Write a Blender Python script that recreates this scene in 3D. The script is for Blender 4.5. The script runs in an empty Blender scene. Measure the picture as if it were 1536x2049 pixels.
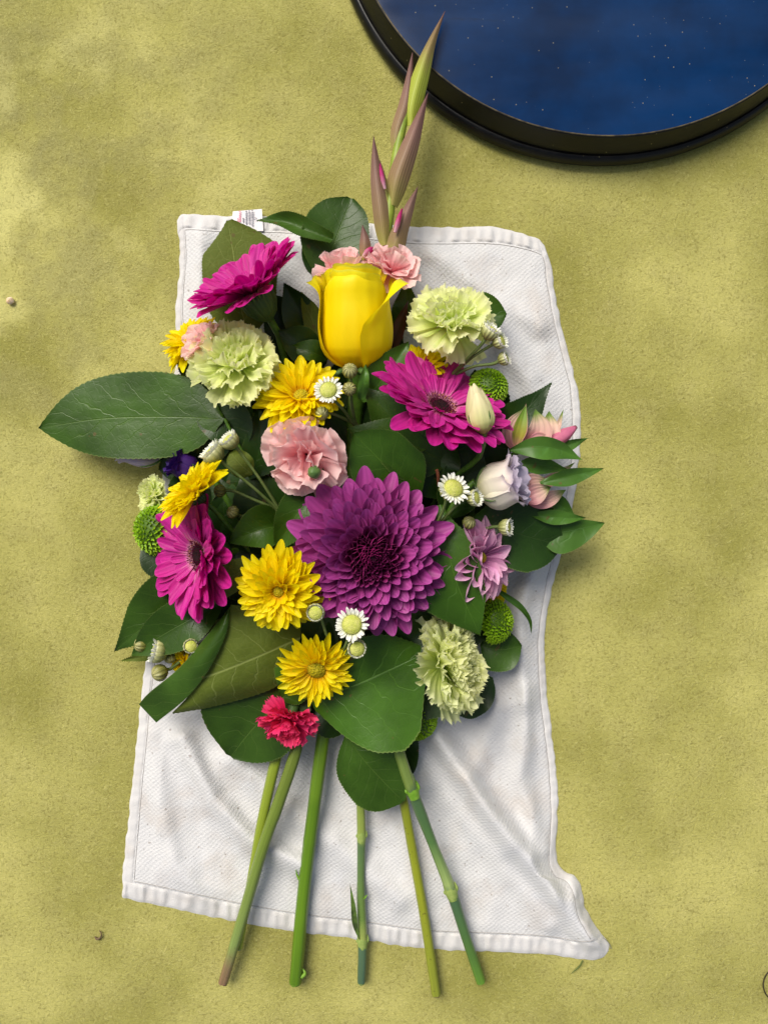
import bpy, math, random
import numpy as np
from math import sin, cos, pi, radians, sqrt, exp
from mathutils import Vector, Matrix, noise

rnd = random.Random(7)
K = 0.0004            # metres per photo pixel on the floor
D = 1480.0            # camera height in those units
SC = bpy.context.scene
COL = SC.collection

# ------------------------------------------------------------ camera, light
cam = bpy.data.objects.new('camera', bpy.data.cameras.new('camera'))
COL.objects.link(cam); SC.camera = cam
cam.location = (0, 0, D * K)
cam.data.sensor_fit = 'VERTICAL'; cam.data.sensor_height = 24.0
cam.data.lens = 12.0 * D / 1024.5
cam.data.clip_start = 0.01; cam.data.clip_end = 100

SUN_EL, SUN_AZ = radians(50), radians(125)      # azimuth: direction in the ground plane the light comes from
w = bpy.data.worlds.new('World'); SC.world = w; w.use_nodes = True
nt = w.node_tree; bg = nt.nodes['Background']
sky = nt.nodes.new('ShaderNodeTexSky'); sky.sky_type = 'NISHITA'; sky.sun_disc = False
sky.sun_elevation = SUN_EL; sky.sun_rotation = pi / 2 - SUN_AZ
sky.air_density = 1.0; sky.dust_density = 4.0; sky.ozone_density = 0.6
grey = nt.nodes.new('ShaderNodeHueSaturation'); grey.inputs['Saturation'].default_value = .7   # thin overcast: a greyer sky
nt.links.new(sky.outputs[0], grey.inputs['Color']); nt.links.new(grey.outputs[0], bg.inputs[0]); bg.inputs[1].default_value = 0.075
sl = bpy.data.lights.new('sun', 'SUN'); sl.energy = 2.35; sl.angle = radians(34); sl.color = (1, .95, .86)
so = bpy.data.objects.new('sun', sl); COL.objects.link(so)
so.rotation_euler = (pi / 2 - SUN_EL, 0, SUN_AZ + pi / 2); so.location = (-1, 1, 2)
SC.view_settings.view_transform = 'Standard'; SC.view_settings.look = 'None'
SC.view_settings.exposure = 0.5; SC.view_settings.gamma = 1
SC.cycles.max_bounces = 6; SC.cycles.diffuse_bounces = 3; SC.cycles.transmission_bounces = 4

# ------------------------------------------------------------ helpers
def P(x, y, h=0.0):
    s = (D - h) / D
    return Vector(((x - 768) * s, (1024.5 - y) * s, h))
def lin(c):
    return tuple(((v / 255) / 12.92 if v / 255 <= .04045 else ((v / 255 + .055) / 1.055) ** 2.4) for v in c) + (1,)
def thing(name, label, cat, loc, group=None):
    o = bpy.data.objects.new(name, None); COL.objects.link(o)
    o.location = Vector(loc) * K; o.empty_display_size = .01
    o['label'] = label; o['category'] = cat
    if group: o['group'] = group
    o['_base'] = [loc[0], loc[1], loc[2]]
    return o
def tag(o, label, cat, group=None):
    o['label'] = label; o['category'] = cat
    if group: o['group'] = group
    return o
def mesh(name, V_, F_, uv=None, smooth=True, mats=(), mi=None):
    m = bpy.data.meshes.new(name)
    m.from_pydata([tuple(v) for v in V_], [], F_)
    if uv is not None:
        l = m.uv_layers.new(name='UVMap')
        idx = np.zeros(len(m.loops), dtype=np.int32); m.loops.foreach_get('vertex_index', idx)
        l.data.foreach_set('uv', np.asarray(uv, dtype=np.float32)[idx].ravel())
    if smooth: m.polygons.foreach_set('use_smooth', [True] * len(m.polygons))
    for a in mats: m.materials.append(a)
    if mi is not None: m.polygons.foreach_set('material_index', mi)
    m.update()
    return m
def ob(name, me, parent=None, M_px=None, kind=None):
    """mesh coordinates in pixels; M_px places them, parent is an Empty made by thing() or a part"""
    o = bpy.data.objects.new(name, me); COL.objects.link(o)
    M = Matrix.Scale(K, 4) @ (M_px if M_px is not None else Matrix.Identity(4))
    if parent is not None:
        o.parent = parent
        W = Matrix.Identity(4)
        p = parent
        chain = []
        while p is not None: chain.append(p); p = p.parent
        for q in reversed(chain): W = W @ (Matrix.LocRotScale(q.location, q.rotation_euler, q.scale))
        M = W.inverted() @ M
    o.matrix_local = M
    if kind: o['kind'] = kind
    return o
def cr(pts, n):
    """catmull rom through the points, n samples, numpy"""
    p = np.array([tuple(a) for a in pts], float)
    if len(p) == 2: return p[0] + (p[1] - p[0]) * np.linspace(0, 1, n)[:, None]
    q = np.vstack([2 * p[0] - p[1], p, 2 * p[-1] - p[-2]])
    seg = np.concatenate([[0], np.cumsum(np.linalg.norm(np.diff(p, axis=0), axis=1))]); seg /= seg[-1]
    out = []
    for t in np.linspace(0, 1, n):
        i = min(np.searchsorted(seg, t, side='right') - 1, len(p) - 2)
        f = (t - seg[i]) / max(seg[i + 1] - seg[i], 1e-9)
        a, b, c, d = q[i], q[i + 1], q[i + 2], q[i + 3]
        out.append(.5 * (2 * b + (c - a) * f + (2 * a - 5 * b + 4 * c - d) * f * f + (3 * b - a - 3 * c + d) * f ** 3))
    return np.array(out)
def ip(lst, u):
    x = u * (len(lst) - 1); i = min(int(x), len(lst) - 2); f = x - i
    return lst[i] + (lst[i + 1] - lst[i]) * f
def ipsm(lst, n):
    a = cr([(float(i), v) for i, v in enumerate(lst)], 200)
    return np.interp(np.linspace(0, len(lst) - 1, n), a[:, 0], a[:, 1])
def grid_faces(nu, nv, off=0, flip=False):
    F = []
    for i in range(nu - 1):
        for j in range(nv - 1):
            a = off + i * nv + j
            f = (a, a + 1, a + nv + 1, a + nv)
            F.append(f[::-1] if flip else f)
    return F
SHAPE = {
 'ovate': [0, .42, .74, .93, 1, .98, .89, .73, .5, .24, 0],
 'round': [0, .52, .84, .97, 1, 1, .97, .9, .76, .5, 0],
 'lance': [.12, .42, .7, .9, 1, .95, .83, .66, .44, .22, 0],
 'blade': [.5, .7, .85, .95, 1, .95, .85, .7, .5, .25, 0],
 'acute': [0, .5, .86, 1, .98, .9, .78, .62, .43, .22, 0],
 'trunc': [0, .5, .8, .95, 1, 1, .98, .93, .84, .62, .12],
}
def sheet(mid, wl, wr, shape='ovate', cup=0.1, wave=0.0, serr=0.0, nu=40, nv=13, bow=0.0, flip=False, sd=0, wf=3.0):
    """a curved sheet about a midrib given in photo pixels + height; wl / wr half widths either side of travel"""
    m = cr([P(*a) for a in mid], nu)
    T = np.gradient(m, axis=0); T /= np.linalg.norm(T, axis=1)[:, None] + 1e-9
    S = np.cross(T, [0, 0, 1.0]); S /= np.linalg.norm(S, axis=1)[:, None] + 1e-9   # travel-right
    sh = SHAPE[shape] if isinstance(shape, str) else shape
    f = np.clip(ipsm(sh, nu), 0, None)
    r = random.Random(sd)
    jit = [r.uniform(-1, 1) for _ in range(nu * 2)]
    ph = r.uniform(0, 6)
    V_, U_ = [], []
    for i in range(nu):
        u = i / (nu - 1)
        L = (wl if np.isscalar(wl) else ip(wl, u)) * f[i]; R = (wr if np.isscalar(wr) else ip(wr, u)) * f[i]
        for j in range(nv):
            v = -1 + 2 * j / (nv - 1)
            ww = R if v > 0 else L
            a = abs(v) ** .9
            d = v * ww
            if serr and abs(v) > .99: d += math.copysign(1, v) * serr * (1 if i % 2 else -.3) * (0 < i < nu - 1) * (1 + .4 * jit[i + (nu if v > 0 else 0)])
            z = cup * ww * a ** 1.6 + wave * sin(u * pi * wf + ph + (1.6 if v > 0 else 0)) * a ** 2
            z -= 0.02 * ww * exp(-(v * 9) ** 2)
            q = m[i] + S[i] * d + np.array([0, 0, z + bow * sin(pi * u)])
            V_.append(q); U_.append((j / (nv - 1), u))
    return V_, grid_faces(nu, nv, flip=flip), U_
def join_geo(parts):
    V_, F_, U_ = [], [], []
    for v, f, u in parts:
        o = len(V_); V_ += list(v); U_ += list(u); F_ += [tuple(a + o for a in t) for t in f]
    return V_, F_, U_
def tube(pts, rad, ns=10, nu=None, cap=True, raw=False, bumpy=None, ridge=0):
    """pts photo pixels+height (or raw vectors), rad list of radii"""
    nu = nu or max(8, len(pts) * 6)
    m = cr([Vector(a) if raw else P(*a) for a in pts], nu)
    T = np.gradient(m, axis=0); T /= np.linalg.norm(T, axis=1)[:, None] + 1e-9
    ref = np.array([0, 0, 1.0]) if abs(T[:, 2]).max() < .95 else np.array([1.0, 0, 0])
    V_, U_, F_ = [], [], []
    for i in range(nu):
        u = i / (nu - 1); r = ip(rad, u) if not np.isscalar(rad) else rad
        if bumpy: r *= bumpy(u)
        A = np.cross(T[i], ref); A /= np.linalg.norm(A) + 1e-9; B = np.cross(A, T[i])
        for j in range(ns):
            a = 2 * pi * j / ns
            rr = r * (1 + ridge * cos(5 * a + 2 * u)) if ridge else r
            V_.append(m[i] + (A * cos(a) + B * sin(a)) * rr); U_.append((j / ns, u))
    for i in range(nu - 1):
        for j in range(ns):
            a = i * ns + j; b = i * ns + (j + 1) % ns
            F_.append((a, b, b + ns, a + ns))
    if cap:
        o_ = len(V_); V_ += [V_[j] for j in range(ns)] + [V_[(nu - 1) * ns + j] for j in range(ns)]; U_ += [U_[j] for j in range(ns)] + [U_[(nu - 1) * ns + j] for j in range(ns)]
        F_.append(tuple(o_ + j for j in range(ns))[::-1]); F_.append(tuple(o_ + ns + j for j in range(ns)))
    return V_, F_, U_
def revolve(prof, n=24, rib=0.0, nr=12, half=None):
    """profile [(r,z)] turned about z; optional ribs"""
    V_, U_, F_ = [], [], []
    k = len(prof)
    for j in range(n):
        a = 2 * pi * j / n
        for i, (r, z) in enumerate(prof):
            rr = r * (1 + rib * cos(nr * a) * sin(pi * i / (k - 1)))
            V_.append((rr * cos(a), rr * sin(a), z)); U_.append((j / n, i / (k - 1)))
    for j in range(n):
        for i in range(k - 1):
            a = j * k + i; b = ((j + 1) % n) * k + i
            F_.append((a, b, b + 1, a + 1))
    return V_, F_, U_

# ------------------------------------------------------------ materials
def nmat(name):
    m = bpy.data.materials.new(name); m.use_nodes = True
    t = m.node_tree; t.nodes.clear()
    return m, t
class N:
    def __init__(s, t): s.t = t
    def n(s, ty, **k):
        x = s.t.nodes.new('ShaderNode' + ty)
        for a, b in k.items():
            if a.startswith('i_'): x.inputs[a[2:].replace('_', ' ')].default_value = b
            else: setattr(x, a, b)
        return x
    def l(s, a, b): s.t.links.new(a, b)
    def math(s, op, a, b=None, c=None):
        x = s.n('Math', operation=op)
        for i, v in enumerate((a, b, c)):
            if v is None: continue
            if isinstance(v, (int, float)): x.inputs[i].default_value = v
            else: s.l(v, x.inputs[i])
        return x.outputs[0]
    def mix(s, f, a, b, bt='MIX'):
        x = s.n('MixRGB', blend_type=bt)
        for i, v in enumerate((f, a, b)):
            if isinstance(v, (int, float)): x.inputs[i].default_value = v
            elif isinstance(v, tuple): x.inputs[i].default_value = v
            else: s.l(v, x.inputs[i])
        return x.outputs[0]
    def ramp(s, f, stops, ip_='LINEAR'):
        x = s.n('ValToRGB'); x.color_ramp.interpolation = ip_
        e = x.color_ramp.elements
        while len(e) < len(stops): e.new(.5)
        for k, (p, c) in zip(e, stops):
            k.position = p; k.color = c if len(c) == 4 else c + (1,)
        s.l(f, x.inputs[0]); return x.outputs[0]
    def noise(s, vec, scale, detail=3, rough=.5, out=0):
        x = s.n('TexNoise', i_Scale=scale, i_Detail=detail, i_Roughness=rough)
        if vec is not None: s.l(vec, x.inputs['Vector'])
        return x.outputs[out]
    def bump(s, h, strength, dist, normal=None):
        x = s.n('Bump', i_Strength=strength, i_Distance=dist)
        s.l(h, x.inputs['Height'])
        if normal is not None: s.l(normal, x.inputs['Normal'])
        return x.outputs[0]
def finish(g, col, rough=.5, spec=.4, trans=0.0, nrm=None, tcol=None, coat=0.0, sheen=0.0):
    b = g.n('BsdfPrincipled'); out = g.n('OutputMaterial')
    if isinstance(col, tuple): b.inputs['Base Color'].default_value = col
    else: g.l(col, b.inputs['Base Color'])
    if isinstance(rough, (int, float)): b.inputs['Roughness'].default_value = rough
    else: g.l(rough, b.inputs['Roughness'])
    b.inputs['Specular IOR Level'].default_value = spec
    b.inputs['Coat Weight'].default_value = coat; b.inputs['Sheen Weight'].default_value = sheen
    if nrm is not None: g.l(nrm, b.inputs['Normal'])
    if trans > 0:
        tr = g.n('BsdfTranslucent'); c = tcol if tcol is not None else col
        if isinstance(c, tuple): tr.inputs[0].default_value = c
        else: g.l(c, tr.inputs[0])
        if nrm is not None: g.l(nrm, tr.inputs['Normal'])
        mx = g.n('MixShader'); mx.inputs[0].default_value = trans
        g.l(b.outputs[0], mx.inputs[1]); g.l(tr.outputs[0], mx.inputs[2]); g.l(mx.outputs[0], out.inputs[0])
    else: g.l(b.outputs[0], out.inputs[0])
def petal_mat(name, stops, back=None, vein=.12, freq=7, trans=.3, rough=.5, spec=.3, rim=None, vary=.12, bump=.35):
    m, t = nmat(name); g = N(t)
    uv = g.n('UVMap').outputs[0]; sp = g.n('SeparateXYZ'); g.l(uv, sp.inputs[0])
    u, v = sp.outputs[1], sp.outputs[0]
    oi = g.n('ObjectInfo').outputs['Random']
    nz = g.noise(uv, 3.0, 2)
    uu = g.math('ADD', u, g.math('MULTIPLY', g.math('SUBTRACT', nz, .5), .16))
    c = g.ramp(uu, [(p, lin(k)) for p, k in stops])
    if back is not None:
        ge = g.n('NewGeometry').outputs['Backfacing']
        c = g.mix(ge, c, g.ramp(uu, [(p, lin(k)) for p, k in back]))
    x = g.math('MULTIPLY', g.math('SUBTRACT', v, .5), freq * 2 * pi)
    x = g.math('ADD', x, g.math('MULTIPLY', g.math('SUBTRACT', nz, .5), 3.0))
    s = g.math('MULTIPLY_ADD', g.math('SINE', x), .5, .5)
    s2 = g.math('POWER', s, 2.5)
    c = g.mix(g.math('MULTIPLY', s2, vein), c, (.0, .0, .0, 1))
    if rim is not None:
        e = g.math('MULTIPLY', g.math('ABSOLUTE', g.math('SUBTRACT', v, .5)), 2)
        e = g.math('MULTIPLY', g.math('SUBTRACT', g.math('MAXIMUM', e, g.math('MULTIPLY', u, .97)), .9), 10)
        e = g.math('MINIMUM', g.math('MAXIMUM', e, 0), 1)
        c = g.mix(g.math('MULTIPLY', e, rim[1]), c, lin(rim[0]))
    hs = g.n('HueSaturation'); g.l(c, hs.inputs['Color'])
    g.l(g.math('MULTIPLY_ADD', oi, vary, 1 - vary / 2), hs.inputs['Value'])
    g.l(g.math('MULTIPLY_ADD', g.math('FRACT', g.math('MULTIPLY', oi, 7.3)), .012, .494), hs.inputs['Hue'])
    nb = g.bump(g.math('SUBTRACT', g.math('MULTIPLY', nz, .6), s), bump, .0006)
    finish(g, hs.outputs[0], rough, spec, trans, nb)
    return m
def leaf_mat(name, top, under, veincol, rough=.36, bright=1.0, nlat=7.0, fine=.5, swap=False, trans=.12, uvein=(150, 160, 90)):
    m, t = nmat(name); g = N(t)
    uv = g.n('UVMap').outputs[0]; sp = g.n('SeparateXYZ'); g.l(uv, sp.inputs[0])
    u, v = sp.outputs[1], sp.outputs[0]
    tc = g.n('TexCoord').outputs['Object']
    oi = g.n('ObjectInfo').outputs['Random']
    warp = g.noise(tc, .02, 2)
    av = g.math('ABSOLUTE', g.math('SUBTRACT', v, .5))
    mid = g.math('SUBTRACT', 1, g.math('MULTIPLY', av, 95)); mid = g.math('MAXIMUM', mid, 0)
    # side veins sweep towards the tip; the two halves are offset
    side = g.math('MULTIPLY', g.math('GREATER_THAN', v, .5), .37)
    k = g.math('SUBTRACT', u, g.math('MULTIPLY', g.math('POWER', av, .8), .42))
    k = g.math('ADD', g.math('MULTIPLY', k, nlat), side)
    k = g.math('ADD', k, g.math('MULTIPLY', g.math('SUBTRACT', warp, .5), 1.3))
    fr = g.math('ABSOLUTE', g.math('SUBTRACT', g.math('FRACT', k), .5))
    lat = g.math('MAXIMUM', g.math('SUBTRACT', 1, g.math('MULTIPLY', fr, 26)), 0)
    lat = g.math('MULTIPLY', lat, g.math('SUBTRACT', 1, g.math('MULTIPLY', av, 1.7)))
    vo = g.n('TexVoronoi', feature='DISTANCE_TO_EDGE', i_Scale=.07)
    wv = g.n('VectorMath', operation='ADD'); g.l(tc, wv.inputs[0])
    wn = g.n('TexNoise', i_Scale=.08, i_Detail=2.0); g.l(tc, wn.inputs['Vector'])
    sc = g.n('VectorMath', operation='SCALE'); g.l(wn.outputs['Color'], sc.inputs[0]); sc.inputs['Scale'].default_value = 14.0
    g.l(sc.outputs[0], wv.inputs[1]); g.l(wv.outputs[0], vo.inputs['Vector'])
    cell = g.math('MINIMUM', g.math('MULTIPLY', vo.outputs[0], 9), 1)
    ret = g.math('SUBTRACT', 1, cell)
    veins = g.math('MINIMUM', g.math('ADD', g.math('MAXIMUM', mid, g.math('MULTIPLY', lat, .75)), g.math('MULTIPLY', ret, .10 * fine)), 1)
    big = g.noise(tc, .013, 3)
    ctop = g.mix(g.ramp(big, [(.35, (0, 0, 0)), (.7, (1, 1, 1))]), lin(top), lin(tuple(min(255, c * 1.22 + 6) for c in top)))
    ctop = g.mix(g.math('MULTIPLY', veins, .34), ctop, lin(veincol))
    cund = g.mix(g.math('MULTIPLY', veins, .6), lin(under), lin(uvein))
    ge = g.n('NewGeometry').outputs['Backfacing']
    if swap: ge = g.math('SUBTRACT', 1, ge)
    c = g.mix(ge, ctop, cund)
    # thin pale margin and a few brown specks
    ed = g.math('MAXIMUM', g.math('MULTIPLY', g.math('SUBTRACT', av, .487), 75), 0)
    c = g.mix(g.math('MINIMUM', g.math('MULTIPLY', ed, .6), .6), c, lin((120, 135, 70)))
    sn = g.noise(tc, .045, 1)
    c = g.mix(g.math('MULTIPLY', g.math('GREATER_THAN', sn, .765), .6), c, lin((95, 75, 40)))
    hs = g.n('HueSaturation'); g.l(c, hs.inputs['Color'])
    g.l(g.math('MULTIPLY_ADD', oi, .3, .85 * bright), hs.inputs['Value'])
    hgt = g.math('ADD', g.math('MULTIPLY', cell, .16 * fine), g.math('MULTIPLY', veins, -.7))
    hgt = g.math('ADD', hgt, g.math('MULTIPLY', g.noise(tc, .03, 2), 1.2))
    nb = g.bump(hgt, .45, .0008)
    ro = g.math('ADD', g.math('MULTIPLY', g.noise(tc, .05, 3), .14), rough - .07)
    ro = g.math('ADD', ro, g.math('MULTIPLY', ge, .2))
    finish(g, hs.outputs[0], ro, .3, trans, nb)
    return m
def simple(name, c1, c2, scale=.05, rough=.5, spec=.4, trans=0.0, bump=.2, uvstops=None, stripes=0, dist=.0006, sm=(.35, .65), vor=0):
    m, t = nmat(name); g = N(t)
    tc = g.n('TexCoord').outputs['Object']
    nz = g.noise(tc, scale, 4)
    f = g.ramp(nz, [(sm[0], (0, 0, 0)), (sm[1], (1, 1, 1))])
    h = nz
    if uvstops:
        uv = g.n('UVMap').outputs[0]; sp = g.n('SeparateXYZ'); g.l(uv, sp.inputs[0])
        base = g.ramp(sp.outputs[1], [(p, lin(k)) for p, k in uvstops])
        c = g.mix(g.math('MULTIPLY', f, .35), base, lin(c2))
        if stripes:
            s = g.math('MULTIPLY_ADD', g.math('SINE', g.math('MULTIPLY', sp.outputs[0], stripes * 2 * pi)), .5, .5)
            c = g.mix(g.math('MULTIPLY', s, .4), c, lin(c1))
            h = g.math('ADD', nz, s)
    else: c = g.mix(f, lin(c1), lin(c2))
    if vor:
        vo = g.n('TexVoronoi', i_Scale=vor); g.l(tc, vo.inputs['Vector'])
        h = g.math('SUBTRACT', 1, vo.outputs[0])
        c = g.mix(g.math('MULTIPLY', vo.outputs[0], .55), c, lin(tuple(q * .55 for q in c1)))
    nb = g.bump(h, bump, dist)
    finish(g, c, rough, spec, trans, nb)
    return m

LEAF = leaf_mat('leaf_green', (44, 70, 14), (96, 96, 28), (104, 132, 52))
LEAFB = leaf_mat('leaf_mid_green', (46, 76, 14), (105, 118, 40), (110, 155, 60), fine=.4)
LEAFD = leaf_mat('leaf_shade_green', (30, 54, 12), (56, 62, 18), (66, 88, 36), bright=.9)  # darker copy of the leaf green, shade inside the bunch put into colour
OLIVE = leaf_mat('leaf_underside', (38, 80, 26), (88, 102, 28), (90, 130, 60), swap=True, rough=.5, fine=1.0)
SLIM = leaf_mat('slim_leaf', (58, 92, 28), (96, 128, 72), (92, 140, 74), nlat=0.01, fine=0.0, rough=.4)
STEMG = simple('stem_green', (84, 122, 34), (60, 92, 26), .08, .42, .4, .0, .2)
YEL = petal_mat('yellow_petal', [(0, (244, 190, 0)), (.25, (255, 226, 0)), (1, (255, 238, 6))], vein=.04, freq=3, trans=.45, rough=.55, vary=.1)
MAG = petal_mat('magenta_petal', [(0, (232, 120, 195)), (.14, (214, 30, 152)), (.5, (208, 8, 146)), (1, (204, 4, 142))], back=[(0, (240, 180, 196)), (.35, (216, 60, 160)), (1, (210, 30, 150))], vein=.2, freq=3, trans=.35, rough=.5, rim=((222, 90, 180), .35))
PUR = petal_mat('purple_petal', [(0, (96, 8, 60)), (.45, (146, 14, 98)), (1, (172, 28, 126))], back=[(0, (140, 40, 110)), (1, (176, 70, 150))], vein=.14, freq=4, trans=.2, rough=.5, rim=((178, 90, 160), .45))
PURIN = petal_mat('inner_purple_petal', [(0, (78, 6, 42)), (1, (132, 14, 84))], back=[(0, (110, 20, 80)), (1, (146, 44, 110))], vein=.1, freq=2, trans=.12, rough=.5, rim=((178, 104, 150), .5))
LAV = petal_mat('lavender_petal', [(0, (200, 120, 176)), (.5, (236, 172, 212)), (1, (248, 196, 226))], vein=.2, freq=3, trans=.35, rough=.55)
GCAR = petal_mat('pale_green_petal', [(0, (200, 226, 84)), (.4, (230, 242, 142)), (1, (248, 250, 198))], vein=.03, freq=6, trans=.5, rough=.6, vary=.08, bump=.2)
PINK = petal_mat('pink_petal', [(0, (248, 140, 152)), (.35, (253, 188, 192)), (1, (255, 222, 218))], vein=.02, freq=5, trans=.45, rough=.55, vary=.08, bump=.2)
HOT = petal_mat('hot_pink_petal', [(0, (190, 20, 64)), (.5, (232, 30, 90)), (1, (246, 66, 118))], vein=.12, freq=6, trans=.25, rough=.55)
ROSE = petal_mat('rose_petal', [(0, (250, 210, 0)), (.3, (255, 230, 0)), (.85, (255, 236, 4)), (.97, (250, 236, 30)), (1, (222, 220, 60))], vein=.0, freq=9, trans=.35, rough=.5, vary=.08, bump=.3)
LIS = petal_mat('cream_lavender_petal', [(0, (212, 214, 140)), (.35, (240, 234, 206)), (.8, (240, 228, 216)), (1, (222, 208, 224))], vein=.05, freq=6, trans=.3, rough=.55, vary=.05, bump=.2)
LISIN = petal_mat('lilac_petal', [(0, (196, 190, 190)), (.5, (186, 172, 200)), (1, (206, 196, 218))], vein=.07, freq=6, trans=.3, rough=.55, bump=.2)
BUDM = petal_mat('cream_bud_petal', [(0, (176, 190, 90)), (.3, (220, 220, 150)), (1, (238, 226, 184))], vein=.08, freq=4, trans=.25, rough=.55, bump=.2)
VIO = petal_mat('violet_petal', [(0, (60, 30, 90)), (1, (58, 26, 110))], vein=.1, freq=4, trans=.2)
ALS = petal_mat('pink_striped_petal', [(0, (214, 130, 140)), (.35, (228, 160, 166)), (.72, (226, 190, 170)), (.9, (120, 150, 60)), (1, (80, 110, 40))], vein=.16, freq=5, trans=.25, rough=.5)
ALSG = petal_mat('green_tipped_petal', [(0, (200, 120, 130)), (.3, (170, 160, 60)), (.7, (120, 150, 50)), (1, (90, 130, 40))], vein=.15, freq=3, trans=.2, rim=((226, 150, 160), .9))
WHT = simple('white_ray_petal', (246, 246, 236), (226, 228, 200), .1, .5, .3, .25, .1, uvstops=[(0, (206, 212, 130)), (.4, (246, 246, 236)), (1, (250, 250, 246))])
POM = simple('green_pompon_petal', (130, 166, 20), (120, 160, 14), .05, .5, .4, .3, .1, uvstops=[(0, (96, 140, 6)), (.5, (150, 196, 16)), (1, (190, 224, 60))])
CUP = simple('bud_bract', (120, 130, 60), (150, 150, 90), .1, .5, .4, .1, .5, uvstops=[(0, (106, 124, 50)), (.5, (160, 164, 96)), (.85, (206, 204, 150)), (1, (226, 224, 190))], stripes=14)
BUDG = simple('closed_bud', (90, 100, 40), (130, 130, 60), .1, .42, .5, .1, .8, uvstops=[(0, (92, 108, 44)), (.45, (142, 140, 70)), (.8, (196, 190, 130)), (1, (150, 150, 70))], stripes=11)
DISC = simple('daisy_disc', (222, 222, 120), (196, 206, 80), .12, .6, .3, 0, .5, vor=.6, dist=.0008)
YDISC = simple('yellow_disc', (206, 180, 8), (176, 168, 10), .08, .6, .3, 0, .9, vor=.3, dist=.0012)
CALYX = simple('calyx', (86, 108, 60), (60, 84, 44), .1, .6, .3, 0, .6, uvstops=[(0, (86, 112, 56)), (1, (50, 74, 40))], stripes=24)
CARCAL = simple('carnation_calyx', (92, 124, 60), (70, 100, 46), .05, .5, .4, 0, .15)
DARKF = simple('dark_floret', (78, 6, 40), (110, 14, 60), .2, .6, .3, 0, .2)
HEART = simple('floret_heart', (26, 8, 14), (52, 14, 24), .2, .7, .2, 0, .9, vor=.5)
PINKF = simple('pink_floret', (176, 30, 110), (150, 20, 90), .2, .6, .3, 0, .2)
YTIP = simple('pollen', (190, 110, 40), (216, 160, 70), .2, .6, .3, 0, .2)

# ------------------------------------------------------------ floor
def make_floor():
    m, t = nmat('lime_felt'); g = N(t)
    tc = g.n('TexCoord').outputs['Object']
    fine = g.noise(tc, .21, 3, .7)
    fib = g.n('TexNoise', i_Scale=.13, i_Detail=4.0, i_Roughness=.7, i_Distortion=1.6); g.l(tc, fib.inputs['Vector'])
    big = g.noise(tc, .0034, 3, .5); mid = g.noise(tc, .016, 4, .6)
    big2 = g.noise(tc, .0025, 2, .5)
    c = g.mix(g.ramp(big, [(.36, (0, 0, 0)), (.64, (1, 1, 1))]), lin((146, 142, 70)), lin((184, 178, 102)))
    c = g.mix(g.ramp(mid, [(.45, (0, 0, 0)), (.75, (.3, .3, .3))]), c, lin((156, 147, 96)))
    # grey-green patches, then brighter yellow ones, strongest in one corner of the felt
    pos = g.n('VectorMath', operation='DISTANCE'); g.l(tc, pos.inputs[0]); pos.inputs[1].default_value = (-760, 640, 0)
    near = g.ramp(g.math('DIVIDE', pos.outputs['Value'], 900), [(0.0, (1, 1, 1)), (1, (0, 0, 0))], 'EASE')
    gr = g.math('MULTIPLY', near, g.ramp(g.noise(tc, .007, 4, .6), [(.44, (0, 0, 0)), (.6, (1, 1, 1))]))
    c = g.mix(g.math('MULTIPLY', gr, .55), c, lin((136, 132, 88)))
    c = g.mix(g.math('MULTIPLY', g.math('MULTIPLY', near, g.ramp(g.noise(tc, .0055, 3, .5), [(.5, (0, 0, 0)), (.62, (1, 1, 1))])), .6), c, lin((218, 212, 134)))
    sp = g.ramp(fine, [(.34, (1, 1, 1)), (.5, (0, 0, 0))])
    dens = g.ramp(mid, [(.3, (.55, .55, .55)), (.62, (1, 1, 1))])
    c = g.mix(g.math('MULTIPLY', g.math('MULTIPLY', sp, dens), .6), c, lin((112, 106, 40)))
    lt = g.ramp(fib.outputs[0], [(.52, (0, 0, 0)), (.72, (1, 1, 1))])
    c = g.mix(g.math('MULTIPLY', lt, .38), c, lin((214, 206, 134)))
    h = g.math('ADD', g.math('MULTIPLY', fine, 1.0), g.math('MULTIPLY', fib.outputs[0], 1.4))
    nb = g.bump(h, .6, .0013)
    finish(g, c, .9, .15, 0, nb, sheen=.1)
    V_, F_ = [], []
    xs = np.linspace(-2600, 2600, 105)
    for y in xs:
        for x in xs: V_.append((x, y, 2.2 * noise.noise(Vector((x * .003, y * .003, 3))) - 2.6))
    F_ = grid_faces(105, 105, flip=True)
    F_ = [f[::-1] for f in F_] if True else F_
    o = ob('floor', mesh('floor', V_, F_, mats=[m]))
    o['kind'] = 'structure'
    return o
make_floor()

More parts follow.
